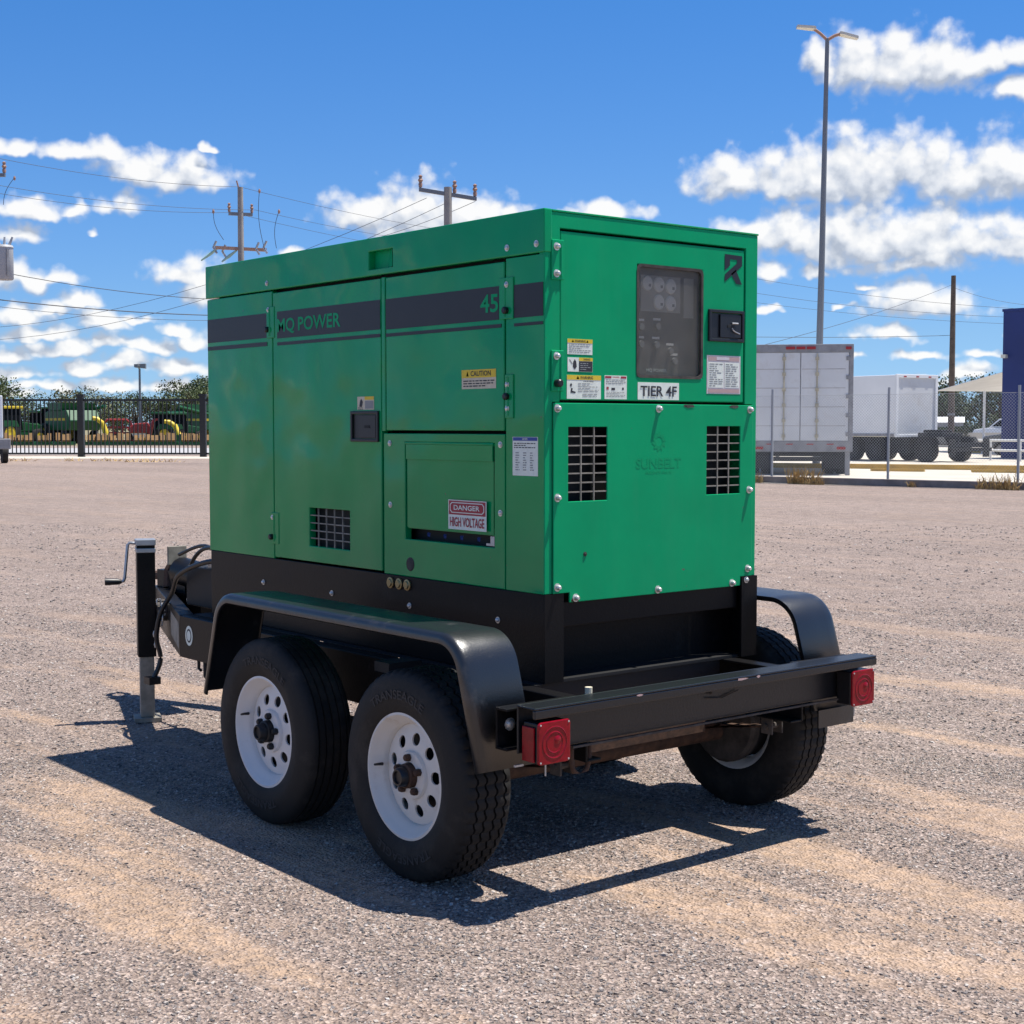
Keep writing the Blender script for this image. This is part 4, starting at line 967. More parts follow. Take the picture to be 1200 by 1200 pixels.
def leaf_mat(name, c):
    m = mat(name, c, .7, vary=(.9, .35)); b = m.node_tree.nodes['Principled BSDF']
    b.inputs['Transmission Weight'].default_value = 0; b.inputs['Subsurface Weight'].default_value = 0
    return m
LEAVES = [leaf_mat('leaf_dark', (.045,.068,.022)), leaf_mat('leaf_mid', (.078,.105,.036)), leaf_mat('leaf_olive', (.105,.112,.048))]

def yaw_to_cam(p):                       # rotation that turns local -y to the camera
    d = Vector((p.x-CAM.x, p.y-CAM.y)); return -math.atan2(d.x, d.y)

def simple_wheel(parent, x, y, r, w, m=TYREF, hub=None):
    o = mk('wheel', MB().lathe([(r*.55,-w/2),(r*.93,-w/2),(r,-w/2+.03),(r,w/2-.03),(r*.93,w/2),(r*.55,w/2)], (x,y,r), (1,0,0), 22), m, parent, smooth=40)
    mk('rim', MB().lathe([(0,-w/2+.05),(r*.3,-w/2+.02),(r*.55,-w/2+.04)], (x,y,r), (1,0,0), 16), hub or FRAMEG, o)
    mk('rim', MB().lathe([(0,w/2-.05),(r*.3,w/2-.02),(r*.55,w/2-.04)], (x,y,r), (1,0,0), 16), hub or FRAMEG, o)
    return o

# ---- chain link fence on its kerb (right)
FA, FB = gp(700, 41.8), gp(1290, 33.0)
fd = (FB-FA); FLEN = fd.length; fdn = fd.normalized(); fnn = Vector((-fdn.y, fdn.x, 0))
def fpt(s, off, z): p = FA+fdn*s+fnn*off; return (p.x, p.y, z)
def along(u, line=(FA, fdn)):            # distance along the fence where bearing u crosses it
    d = ray(u, 499.27); d = Vector((d.x, d.y, 0)); A_ = line[0]; e = line[1]
    den = d.x*e.y-d.y*e.x; w = Vector((A_.x-CAM.x, A_.y-CAM.y, 0)); return (w.x*d.y-w.y*d.x)/(-(e.x*d.y-e.y*d.x))
kb = MB()
kb.prism([(-.12,0),(.12,0),(.12,.16),(.10,.17),(-.10,.17),(-.12,.16)], 0, FLEN, lambda p,q,t: fpt(t,p,q))
tag(mk('kerb', kb, KERBC), 'low grey concrete kerb under the chain link fence', 'kerb')
fence = root('chain_link_fence', 'galvanised chain link fence on a low kerb in front of the white trailers', 'fence', tuple(FA))
ps = [along(u) for u in (905, 1039, 1194)]; sp = (ps[2]-ps[0])/2
k = ps[0]
while k > .3: k -= sp
k += 0 if k > 0 else sp
while k < FLEN:
    mk('post', MB().cyl(fpt(k,0,.171), fpt(k,0,2.40), .032, 10), FGALV, fence, smooth=40); k += sp
g = MB(); pitch = .075; h0, h1 = .20, 2.22; r_ = .0027
n_ = int((FLEN+2.1)/pitch)
for dr_ in (1, -1):
    for i in range(n_):
        s0 = i*pitch-(2.02 if dr_ > 0 else 0); s1 = s0+dr_*2.02
        a, b = (s0,h0), (s1,h1)
        # clip to the fence length
        def clip(a, b):
            (xa,za),(xb,zb) = a, b
            for lim in (0, FLEN):
                pass
            t0, t1 = 0.0, 1.0; dx = xb-xa
            for lo_, hi_ in ((0-xa, FLEN-xa),):
                if dx > 0: t0 = max(t0, lo_/dx); t1 = min(t1, hi_/dx)
                else: t0 = max(t0, hi_/dx); t1 = min(t1, lo_/dx)
            if t0 >= t1: return None
            return (xa+dx*t0, za+(zb-za)*t0), (xa+dx*t1, za+(zb-za)*t1)
        c = clip(a, b)
        if not c: continue
        (xa,za),(xb,zb) = c; o_ = .038+.004*dr_
        A_ = [g.pt(fpt(xa,-o_+q,za+w)) for q,w in ((-r_,-r_),(r_,-r_),(0,r_))]; B_ = [g.pt(fpt(xb,-o_+q,zb+w)) for q,w in ((-r_,-r_),(r_,-r_),(0,r_))]
        for j in range(3): g.face((A_[j],A_[(j+1)%3],B_[(j+1)%3],B_[j]))
o = mk('wire_mesh', g, FGALV, fence); o['kind'] = 'stuff'
mk('tension_wire', MB().tube([fpt(0,-.042,2.23),fpt(FLEN,-.042,2.23)], .004, 4), FGALV, fence)

# ---- dry weeds at the fence foot
def weed(u, off, w, h, n, label):
    p = FA+fdn*along(u)+fnn*(-off); g = MB()
    for i in range(n):
        a = random.uniform(0, 6.28); rr_ = random.uniform(0, w)**1.0; b = Vector((p.x+fdn.x*random.uniform(-w,w), p.y+fdn.y*random.uniform(-w,w), 0))
        l = random.uniform(.12,1)**1.6*h; lean = Vector((random.uniform(-.5,.5), random.uniform(-.5,.5), 1)).normalized(); t = b+lean*l
        s = Vector((math.cos(a), math.sin(a), 0))*.014
        g.quad([b-s, b+s, t+s*.4, t-s*.4])
        if random.random() < .6:
            q = b+lean*l*.6; e = q+Vector((random.uniform(-.15,.15),random.uniform(-.15,.15),.08)); g.quad([q-s*.7,q+s*.7,e+s*.3,e-s*.3])
    tag(mk('dry_weed', g, DRYW), label, 'weed', 'dry weeds along the fence')
weed(894, .30, .22, .30, 60, 'small dry weed at the kerb just beside the generator')
weed(938, .30, .20, .55, 70, 'tall dry weed in front of the white trailer')
weed(955, .34, .48, .50, 150, 'wide dry weed clump in front of the white trailer')
weed(1075, .25, .12, .16, 30, 'tiny dry weed at the middle of the kerb')
weed(1176, .32, .55, .42, 160, 'wide tawny dry weed clump at the right fence post')
# dry scraps of plants along the other fence
for u, w, lab in ((20,.5,'little dry weed by the parked white truck'),(83,.25,'dry weed stub left of the fence post'),(128,.7,'flat dry weed patch right of the fence post'),(178,1.1,'broad tan dry weed patch near the generator')):
    p = gp(u, 62 if u != 178 else 60.5); g = MB()
    for i in range(int(30*w)+8):
        b = p+Vector((RT.x,RT.y,0))*random.uniform(-w,w)+Vector((random.uniform(-.3,.3),random.uniform(-.3,.3),0)); t = b+Vector((random.uniform(-.2,.2),random.uniform(-.2,.2),random.uniform(.03,.16)))
        s = RT*.02; g.quad([b-s,b+s,t+s*.4,t-s*.4])
    tag(mk('dry_weed', g, DRYW), lab, 'weed', 'dry weeds on the gravel edge')

# ---- yellow kerb beyond the fence
yk = (gp(880, 52.5), gp(1290, 47.5)); d = (yk[1]-yk[0]); L_ = d.length; dn_ = d.normalized(); nn_ = Vector((-dn_.y,dn_.x,0))
def ypt(s, off, z): p = yk[0]+dn_*s+nn_*off; return (p.x,p.y,z)
tag(mk('yellow_kerb', MB().prism([(-.12,.006),(.12,.006),(.12,.17),(-.12,.17)], 0, L_, lambda p,q,t: ypt(t,p,q)), YELK), 'long yellow painted kerb behind the chain link fence', 'kerb')
for s0, s1, lab in ((along(1041,(yk[0],dn_)),along(1101,(yk[0],dn_)),'yellow plank lying before the kerb below the white box truck'),(along(1154,(yk[0],dn_)),along(1215,(yk[0],dn_)),'yellow plank lying before the kerb below the blue wall')):
    tag(mk('plank', MB().prism([(-.10,.007),(.10,.007),(.10,.09),(-.10,.09)], s0, s1, lambda p,q,t: ypt(t,p-2.6,q)), YELK), lab, 'plank', 'planks before the yellow kerb')

# ---- white box trailer seen from behind
p = gp(937.5, 44.0); T1 = root('box_trailer', 'grey white box trailer with closed rear doors right behind the fence', 'trailer', tuple(p), yaw_to_cam(p)+R(2.2), local=True)
TW, Z0, Z1 = 1.52, 1.02, 3.85
mk('box_body', MB().box(-TW,TW,.06,12,Z0,Z1), WALLW, T1, bev=.02)
mk('rear_frame', MB().grid([-TW-.01,-TW+.12,TW-.12,TW+.01],[Z0-.32,Z0+.0,Z1-.22,Z1+.02], lambda u,v: abs(u)<TW-.12 and Z0<v<Z1-.22, -.058, .02, REAR), FRAMEG, T1, bev=.01)
for s in (-1, 1):
    d_o = mk('door', MB().box(.012*s,(TW-.125)*s,-.005,.05,Z0+.005,Z1-.225), WALLW, T1, bev=.01)
    for xr in (.48,):
        mk('lock_rod', MB().cyl((s*xr,-.03,Z0+.02),(s*xr,-.03,Z1-.25),.020,8), RODC, d_o)
        for z in np.linspace(Z0+.15,Z1-.4,6): mk('rod_clamp', MB().box(s*xr-.05,s*xr+.05,-.05,-.006,z-.05,z+.05), RODC, d_o)
    for z in np.linspace(Z0+.2,Z1-.4,5):
        mk('hinge', MB().box(s*(TW-.20),s*(TW-.08),-.03,-.021,z-.06,z+.06), FRAMEG, d_o)
        mk('panel_seam', MB().box(.04*s,(TW-.22)*s,-.0075,-.0055,z+.24,z+.255), GRIME, d_o)
    for x in (.2, .78): mk('reflector_tape', MB().box(s*x,s*(x+.2),-.0255,-.0205,Z0-.11,Z0-.08), REDM, T1)
    mk('marker_light', MB().box(s*(TW-.22),s*(TW-.06),-.04,-.0205,Z1-.14,Z1-.06), REDM, T1)
    mk('tail_light', MB().box(s*(TW-.45),s*(TW-.2),-.04,-.0205,Z0-.25,Z0-.17), REDM, T1)
    mk('mud_flap', MB().box(s*.75,s*1.4,.9,.93,.18,Z0-.34), TRBLK, T1)
    for y in (1.6, 2.9):
        for x in (.95, 1.3): simple_wheel(T1, s*x, y, .50, .28)
for x in (-.3, 0, .3): mk('marker_light', MB().box(x-.13,x+.13,-.04,-.0205,Z1-.13,Z1-.05), REDM, T1)
mk('skirt_panel', MB().box(-TW,TW,-.018,.055,Z0-.32,Z0-.30), GRIME, T1)
mk('underride_guard', MB().box(-1.25,1.25,.1,.22,.42,.55).box(-.7,-.6,.1,.2,.551,.70).box(.6,.7,.1,.2,.551,.70), TRBLK, T1)
mk('chassis', MB().box(-.6,-.45,.3,11,.72,Z0-.005).box(.45,.6,.3,11,.72,Z0-.005).box(-1.4,1.4,.9,3.6,.55,.70), TRBLK, T1)
mk('support_leg', MB().box(1.32,1.46,.05,.15,.0,.69), FRAMEG, T1)

# ---- white box truck further back, angled, chassis sticking out to the right
p = gp(1049, 61); yb = yaw_to_cam(p)
T2 = root('box_truck', 'clean white box truck parked angled with black chassis and open rear frame', 'truck', tuple(p), yb+R(48), local=True)
# local: rear face spans x 0..2.5 at y=0, box runs to +y; the near corner is the origin
bz0, bz1 = 1.05, 3.56
mk('cargo_box', MB().box(0,2.5,.02,8.5,bz0,bz1), WALLW2, T2, bev=.03)
fr = mk('rear_frame', MB().grid([-.02,.13,2.36,2.52],[bz0-.05,bz0+.06,bz1-.12,bz1+.03], lambda u,v: .13<u<2.36 and bz0+.06<v<bz1-.12, -.018, .05, REAR), WALLW2, T2, bev=.015)
mk('roller_door', MB().box(.135,2.355,.0,.0185,bz0+.065,bz1-.125), WALLW, T2)
mk('bottom_rail', MB().box(-.03,-.001,.05,8.4,bz0-.02,bz0+.10), FRAMEG, T2)
for x in (.5,1.25,2.0): mk('marker_light', MB().box(x-.08,x+.08,-.062,-.051,bz1-.09,bz1-.04), REDM, T2)
for x in (.75,1.60): mk('chassis_rail', MB().box(x,x+.15,-2.6,8,.70,bz0-.055), TRBLK, T2)
mk('cross_bar', MB().box(.3,2.2,-2.75,-2.61,.62,.80), TRBLK, T2)
mk('fifth_wheel', MB().prism([(.6,-1.9),(1.9,-1.9),(2.0,-1.2),(1.6,-.4),(.9,-.4),(.5,-1.2)], bz0-.054, bz0+.14, lambda a,b,t: (a,b,t)).prism([(.9,-1.6),(1.6,-1.6),(1.5,-.6),(1.0,-.6)], bz0+.141, bz0+.26, lambda a,b,t: (a,b,t)), TRBLK, T2, bev=.03)
mk('bumper_bar', MB().box(.05,2.45,-2.9,-2.76,.45,.60), TRBLK, T2)
for s in (.02, 2.05): mk('mud_flap', MB().box(s,s+.40,-2.78,-2.765,.22,.95), TRBLK, T2)
for s in (.05, 2.0): mk('mudguard', MB().prism([(-2.3,.75),(-2.1,1.03),(-.8,1.03),(-.6,.75),(-.62,.72),(-.82,.99),(-2.08,.99),(-2.28,.72)], s, s+.45, lambda a,b,t: (t,a,b)), TRBLK, T2)
for y in (-1.45, 1.2, 2.5):
    for x in (.24, 2.26): simple_wheel(T2, x, y, .48, .42, TYREF, TRBLK)
mk('underbody_box', MB().box(.47,.74,-.3,3.4,.35,.95), TRBLK, T2)
mk('tank', MB().cyl((.3,3.6,.7),(.3,5.2,.7),.3,16), FRAMEG, T2, smooth=40)

# ---- white truck at the left edge of the view
p = gp(3.5, 58.0); T3 = root('parked_truck', 'white box truck cut by the left edge before the picket fence', 'truck', tuple(p), yaw_to_cam(p)+R(4), local=True)
mk('cargo_box', MB().box(-2.45,-.0,.0,5.5,.98,2.65), WALLW2, T3, bev=.03)
mk('cab', MB().prism([(5.55,.7),(7.3,.7),(7.35,1.3),(7.0,2.2),(5.55,2.3)], -2.3,-.1, lambda a,b,t: (t,a,b)), WALLW2, T3, bev=.03)
mk('window', MB().prism([(5.9,1.35),(6.9,1.35),(6.75,2.0),(5.9,2.05)], -.099,-.09, lambda a,b,t: (t,a,b)), AGLASS, T3)
mk('rear_bumper', MB().box(-2.4,.26,-.28,-.05,.56,.97), FRAMEG, T3, bev=.03)
mk('mud_flap', MB().box(-.12,-.05,-.27,-.24,.05,.55), TRBLK, T3)
for y in (.75, 6.3):
    for x in (.08, -2.5): simple_wheel(T3, x, y, .38, .26)
mk('chassis', MB().box(-2.1,-.4,.0,7.0,.45,.69), TRBLK, T3)

# ---- black picket fence (left)
PD = 70.8
pA, pB = gp(-420, PD), gp(420, PD-.6)
d = pB-pA; PLEN = d.length; pd = d.normalized(); pn_ = Vector((-pd.y,pd.x,0))
def ppt(s, off, z): q = pA+pd*s+pn_*off; return Vector((q.x,q.y,z))
pf = root('picket_fence', 'tall black steel picket fence along the far edge of the gravel', 'fence', tuple(pA))
s1 = along(95,(pA,pd)); s2 = along(238,(pA,pd)); psp = s2-s1
ks = [s1+psp*i for i in range(-3, 3)]
def fbox(mbx, s0, s1_, o0, o1, z0, z1):
    mbx.prism([(o0,z0),(o1,z0),(o1,z1),(o0,z1)], s0, s1_, lambda p,q,t: ppt(t,p,q)); return mbx
for k in ks:
    if not 0 < k < PLEN: continue
    po = mk('post', fbox(MB(), k-.14,k+.14,-.14,.14,.0,2.86), FBLACK, pf)
    mk('cap', fbox(MB(), k-.18,k+.18,-.18,.18,2.861,2.97), FBLACK, po)
pick = None
for i in range(len(ks)-1):
    a, b = ks[i]+.141, ks[i+1]-.141
    if a < 0 or b > PLEN: continue
    mk('rail', fbox(MB(), a, b, -.03, .03, 2.64, 2.74), FBLACK, pf); mk('rail', fbox(MB(), a, b, -.03, .03, .12, .20), FBLACK, pf)
    n_ = int(round((b-a)/.195))
    for j in range(1, n_):
        s = a+(b-a)*j/n_; q = ppt(s,0,1.42)
        if pick is None: pick = mk('picket', fbox(MB(), s-.022,s+.022,-.022,.022,.2005,2.6395), FBLACK, pf)
        else:
            c = pick.copy(); COL.objects.link(c); c.parent = pf; c.location = q-ORG[pf]

# ---- light mast with two heads
p = gp(957, 52); ht = zz(52, 52)
lean = Vector((RT.x,RT.y,0))*(52*7/FPX)
mast = root('light_mast', 'tall grey light mast with two pale lamp heads behind the white trailer', 'street lamp', (p.x,p.y,0))
mk('pole', MB().tube([(p.x,p.y,0), tuple(p+lean*.55+Vector((0,0,ht*.5))), tuple(p+lean+Vector((0,0,ht)))], [.14,.105,.07], 12), POLEM, mast, smooth=50)
top = p+lean+Vector((0,0,ht))
for s, tip in ((-1, .85), (1, .80)):
    e = RT*s
    arm = mk('arm', MB().tube([tuple(top-Vector((0,0,.05))), tuple(top+e*.25+Vector((0,0,.18 if s < 0 else .10))), tuple(top+e*.45+Vector((0,0,.32 if s < 0 else .16)))], .055, 8), INSUL, mast, smooth=50)
    c0 = top+e*.42+Vector((0,0,.34 if s < 0 else .17)); c1 = top+e*1.05+Vector((0,0,.40 if s < 0 else .02))
    dirv = (c1-c0).normalized(); up_ = Vector((0,0,1)); sd_ = dirv.cross(up_).normalized()*.17; th_ = Vector((0,0,.045))
    g = MB(); g.prism([(0,-1),(.15,-1.1),(1,-.8),(1,.8),(.15,1.1),(0,1)], -1, 1, lambda a,b,t: tuple(c0+(c1-c0)*a+sd_*b+th_*t))
    mk('lamp_head', g, LAMPH, mast)

# ---- thin lamp post beyond the picket fence
p = gp(164.5, 128); ht = zz(432, 128)
lp2 = root('lamp_post', 'thin grey lamp post among the machines beyond the picket fence', 'street lamp', (p.x,p.y,0))
mk('pole', MB().tube([(p.x,p.y,0),(p.x,p.y,ht)], [.14,.09], 8), POLEM, lp2)
for s in (-1,.2): mk('lamp_head', MB().prism([(0,0),(.8,.1),(.8,.35),(0,.4)], -.2, .2, lambda a,b,t: tuple(Vector((p.x,p.y,ht))+RT*(a-.45)*s*1.2+FW*t+Vector((0,0,b)))), LAMPH if s > 0 else POLEM, lp2)

# ---- utility poles and wires
def upole(name, u, D, vtop, r0, r1, m, label, base_z=0):
    p = gp(u, D); h = zz(vtop, D); o = root(name, label, 'utility pole', (p.x,p.y,base_z))
    mk('pole', MB().tube([(p.x,p.y,base_z),(p.x,p.y,h)], [r0,r1], 12), m, o, smooth=50); return o, Vector((p.x,p.y,h))
def crossarm(o, c, half, dirv, sec=.06, m=POLEM, ins=(-1,1), hang=False):
    a, b = c-dirv*half, c+dirv*half; up_ = Vector((0,0,1)); w = dirv.cross(up_).normalized()
    g = MB(); g.prism([(-sec,-sec),(sec,-sec),(sec,sec),(-sec,sec)], 0, 1, lambda x,z,t: tuple(a+(b-a)*t+w*x+up_*z)); arm = mk('crossarm', g, m, o)
    for s in ins:
        q = c+dirv*half*s*.95
        mk('insulator', MB().lathe([(.02,.06),(.05,.07),(.06,.16),(.04,.20),(.075,.26),(.04,.32),(.06,.38),(.0,.42)], q, (0,0,1), 10), INSUL, arm, smooth=50)
    return arm
RTH = Vector((RT.x,RT.y,0)); FWH = Vector((FW.x,FW.y,0)).normalized()
pa, ta = upole('utility_pole', 284.5, 58, 222, .155, .105, POLEC, 'concrete utility pole with small crossarm and cutouts behind the generator')
crossarm(pa, Vector((ta.x,ta.y,zz(253,58))), .46, (RTH*.94+FWH*.34).normalized())
mk('top_bracket', MB().tube([tuple(ta+Vector((0,0,-.2))), tuple(ta+RTH*-.1+Vector((0,0,.1))), tuple(ta+RTH*-.14+Vector((0,0,.25)))], .03, 6), INSUL, pa)
c = Vector((ta.x,ta.y,zz(293,58))); ca = crossarm(pa, c, 1.0, (RTH*.9+FWH*.4).normalized(), .06, INSUL, ())
for s, dz in ((-.95,.05),(-.6,-.1),(.7,.0),(1.0,.05)):
    q = c+RTH*s; mk('cutout', MB().tube([tuple(q+Vector((0,0,.25+dz))), tuple(q+RTH*-.12+Vector((0,0,0+dz))), tuple(q+RTH*.02+Vector((0,0,-.22+dz)))], .045, 6), GALV, pa)
for q0, q1 in (((-.85,.05),(-1.55,-.45)),((-.15,-.05),(-.75,-.5))):
    mk('dead_end_insulator', MB().tube([tuple(c+RTH*q0[0]+Vector((0,0,q0[1]))), tuple(c+RTH*(q0[0]+q1[0])/2+Vector((0,0,(q0[1]+q1[1])/2))), tuple(c+RTH*q1[0]+Vector((0,0,q1[1])))], [.03,.065,.03], 8), POLY, pa, smooth=50)
pb, tb = upole('utility_pole', 525.5, 42, 222, .15, .11, POLEC, 'utility pole with wide tilted crossarm above the generator roof')
crossarm(pb, Vector((tb.x,tb.y,zz(230,42))), .82, (RTH*.975+FWH*.2+Vector((0,0,-.13))).normalized(), .05, POLEM, (-1, .25, 1))
pc, tc_ = upole('utility_pole', -9, 46, 190, .18, .14, POLEC, 'utility pole carrying a grey transformer at the left edge')
crossarm(pc, Vector((tc_.x,tc_.y,zz(208,46))), .55, RTH, .05, POLEM, (1,))
q = Vector((tc_.x,tc_.y,0))+RTH*.46
tz0, tz1 = zz(329,46), zz(290,46)
tf = mk('transformer', MB().lathe([(0,0),(.25,0),(.28,.04),(.28,tz1-tz0-.05),(.30,tz1-tz0-.04),(.26,tz1-tz0+.03),(0,tz1-tz0+.06)], (q.x,q.y,tz0), (0,0,1), 20), TANKG, pc, smooth=40)
for s in (-.12,.02,.16): mk('bushing', MB().tube([tuple(q+RTH*s+Vector((0,0,tz1))), tuple(q+RTH*s*1.7+Vector((0,0,tz1+.28)))], [.05,.03], 8), TANKG, tf)
mk('bracket', MB().box(q.x-.03,q.x+.03,q.y-.33,q.y-.27,tz0+.1,tz1-.1), FRAMEG, tf)
pr_, tr_ = upole('utility_pole', 1114.5, 104, 324, .24, .16, POLEW, 'dark wooden utility pole between the white truck and the canopy')
mk('steel_band', MB().lathe([(.26,0),(.26,.15)], (tr_.x,tr_.y,2.2), (0,0,1), 12), POLEM, pr_)

def wire(u0,v0,D0,u1,v1,D1,sag,r,label,grp='overhead wires'):
    a, b = P(u0,v0,D0), P(u1,v1,D1); pts = []
    for i in range(17):
        t = i/16; q = a.lerp(b,t); q.z -= sag*4*t*(1-t); pts.append(tuple(q))
    tag(mk('overhead_wire', MB().tube(pts, r, 5, caps=False), WIRE), label, 'cable', grp)
wire(-90,166,46, 281,219,58, .30, .008, 'topmost thin wire running to the top of the concrete pole')
wire(281,219,58, 640,283,88, .35, .008, 'thin wire leaving the concrete pole top behind the generator')
wire(-90,200,46, 299,246,58, .30, .0075, 'thin wire to the right insulator of the small crossarm')
wire(-90,210,46, 272,249,58, .30, .0075, 'thin wire to the left insulator of the small crossarm')
wire(299,246,58, 600,292,88, .3, .0075, 'thin wire leaving the right end of the small crossarm')
wire(272,249,58, 600,306,88, .3, .0075, 'thin wire leaving the left end of the small crossarm')
wire(-60,306,46, 330,352,60, .35, .012, 'dark cable crossing left of the generator below the transformer')
wire(-60,344,44, 330,370,56, .20, .016, 'thickest dark cable low at the left of the generator')
wire(-60,352,44, 330,374,56, .25, .0075, 'thin cable just under the thickest cable')
wire(-60,386,60, 500,232,42, .9, .0075, 'thin wire rising from the left to the wide crossarm')
wire(-60,400,60, 527,236,42, 1.0, .0075, 'second thin wire rising to the wide crossarm')
wire(330,298,52, 557,236,42, .3, .0075, 'thin wire from the cutouts up to the wide crossarm right end')
wire(840,318,110, 1300,366,100, .6, .012, 'upper faint wire right of the generator')
wire(840,336,110, 1300,374,100, .6, .012, 'middle faint wire right of the generator')
wire(840,348,110, 1300,382,100, .5, .011, 'lower faint wire right of the generator')
wire(830,420,60, 1115,334,104, .3, .012, 'slanting wire rising to the wooden pole')
wire(1115,336,104, 1330,340,104, 1.2, .012, 'wire leaving the wooden pole over the blue building')
wire(830,394,90, 1114.5,393,104, .1, .016, 'level wire low between light mast and wooden pole')
for u, v0, v1, lab in ((17,208,240,'left slack jumper hanging from the thin wires'),(250,247,281,'slack jumper left of the concrete pole'),(304,223,292,'long slack jumper right of the concrete pole'),(327,247,291,'short slack jumper right of the concrete pole')):
    a = P(u,v0,57); b = P(u+(12 if u == 250 else -3 if u == 327 else 6 if u == 304 else -13),v1,57)
    pts = [tuple(a.lerp(b,t)-RTH*(.12*math.sin(math.pi*t))) for t in np.linspace(0,1,9)]
    j = tag(mk('jumper_wire', MB().tube(pts, .011, 5), WIRE), lab, 'cable', 'slack jumper wires')
    mk('clamp', MB().lathe([(0,0),(.04,.03),(.05,.10),(.03,.16),(0,.18)], (a.x,a.y,a.z-.12), (0,0,1), 8), INSUL, j)

# ---- blue building, pipe barrier, canopy
p0_, p1_ = gp(1173.5, 67), gp(1420, 60)
d = (p1_-p0_).normalized(); bn = Vector((-d.y,d.x,0)); bl = (p1_-p0_).length
bb = root('blue_building', 'plain dark blue rendered building wall at the right edge', 'building', tuple(p0_))
BT = zz(366, 67)
pt = lambda s,o,z: tuple(p0_+d*s+bn*o+Vector((0,0,z)))
mk('wall', MB().prism([(0,0),(bl,0),(bl,9),(0,9)], 0, BT, lambda a,b,t: pt(a,b,t)), BLUEW, bb)
mk('parapet', MB().prism([(-.04,-.04),(bl+.04,-.04),(bl+.04,9.04),(-.04,9.04)], BT+.001, BT+.12, lambda a,b,t: pt(a,b,t)), BLUEW, bb)
mk('wall_lamp', MB().prism([(.02,-.2),(.25,-.2),(.25,-.001),(.02,-.001)], zz(418,67)-.08, zz(418,67)+.08, lambda a,b,t: pt(a,b,t)), LAMPH, bb)
pb0, pb1 = gp(1135, 64), gp(1330, 57); d2_ = (pb1-pb0)
br = root('pipe_barrier', 'white two rail pipe barrier in front of the blue building', 'barrier', tuple(pb0))
for t in (0,.15,.34,.55,.78,1): q = pb0+d2_*t; mk('post', MB().cyl((q.x,q.y,.006),(q.x,q.y,.84),.045,8), WPAINT, br)
for z in (.86,.44): mk('rail', MB().cyl((pb0.x,pb0.y,z),(pb1.x,pb1.y,z),.05,8), WPAINT, br)
cn = root('shade_canopy', 'pale fabric shade canopy sloping down left of the blue building', 'canopy', tuple(gp(1150, 84)))
g = MB(); q = [P(1097,458,86), P(1205,459,92), P(1205,428,76), P(1172,437,77)]
g.face([g.pt(v_) for v_ in (q[0],q[1],q[2],q[3])]); mk('fabric', g, SHADEF, cn, solid=.03)
for u, D_ in ((1153,81),(1190,80)): b_ = gp(u,D_); mk('post', MB().cyl((b_.x,b_.y,.006),(b_.x,b_.y,zz(457.5,D_)-.03),.07,8), WPAINT, cn)

# ---- cars
def car(label, loc, rz, paint):
    o = root('parked_car', label, 'car', tuple(loc), rz, local=True)
    mk('body', MB().prism([(-2.3,.35),(2.3,.35),(2.35,.7),(2.2,.95),(1.3,1.08),(-2.2,1.12),(-2.3,.9)], -.9,.9, lambda a,b,t: (t,a,b)), paint, o, bev=.06)
    mk('cabin', MB().prism([(-2.1,1.13),(1.2,1.09),(.45,1.75),(-1.8,1.80)], -.78,.78, lambda a,b,t: (t,a,b)), paint, o, bev=.06)
    for s in (-1,1): mk('window', MB().prism([(-1.9,1.2),(.95,1.18),(.38,1.66),(-1.7,1.70)], .781*s,.79*s, lambda a,b,t: (t,a,b)), AGLASS, o)
    mk('windscreen', MB().quad([(-.7,1.22,1.16),(.7,1.22,1.16),(.66,.55,1.71),(-.66,.55,1.71)]), AGLASS, o)
    for y in (-1.4,1.4):
        for s in (-1,1): simple_wheel(o, s*.82, y, .34, .22)
p = gp(1180, 110); car('white car parked beyond the low pale wall under the canopy', p+Vector((0,0,.25)), yaw_to_cam(p)+R(82), CARW)
sheet('street', (gp(1040,105), gp(1330,105), gp(1330,122), gp(1040,122)), ROADC, .25, 'raised street behind the low pale wall')
p = gp(1211, 74); car('dark grey car half hidden by the blue building corner', p+Vector((0,0,.006)), yaw_to_cam(p)+R(80), CARG)
pw0, pw1 = gp(1040, 103), gp(1330, 101)
d = pw1-pw0; tag(mk('low_wall', MB().prism([(0,0),(1,0),(1,.2/d.length*0+.004),(0,.004)], 0, zz(507,102), lambda a,b,t: tuple(pw0+d*a+FWH*b*60+Vector((0,0,t)))), CWALL), 'low pale concrete wall in front of the raised street', 'wall')
p = gp(1112, 118); wt = root('white_shed', 'long white shed roof beyond the street behind the wooden pole', 'shed', tuple(p), yaw_to_cam(p), local=True)
mk('wall', MB().box(-1.0,1.1,0,2.5,0,1.75), FRAMEG, wt); mk('roof', MB().prism([(-.3,1.751),(2.8,1.751),(1.25,2.20)], -1.15, 1.2, lambda a,b,t: (t,a,b)), WPAINT, wt)

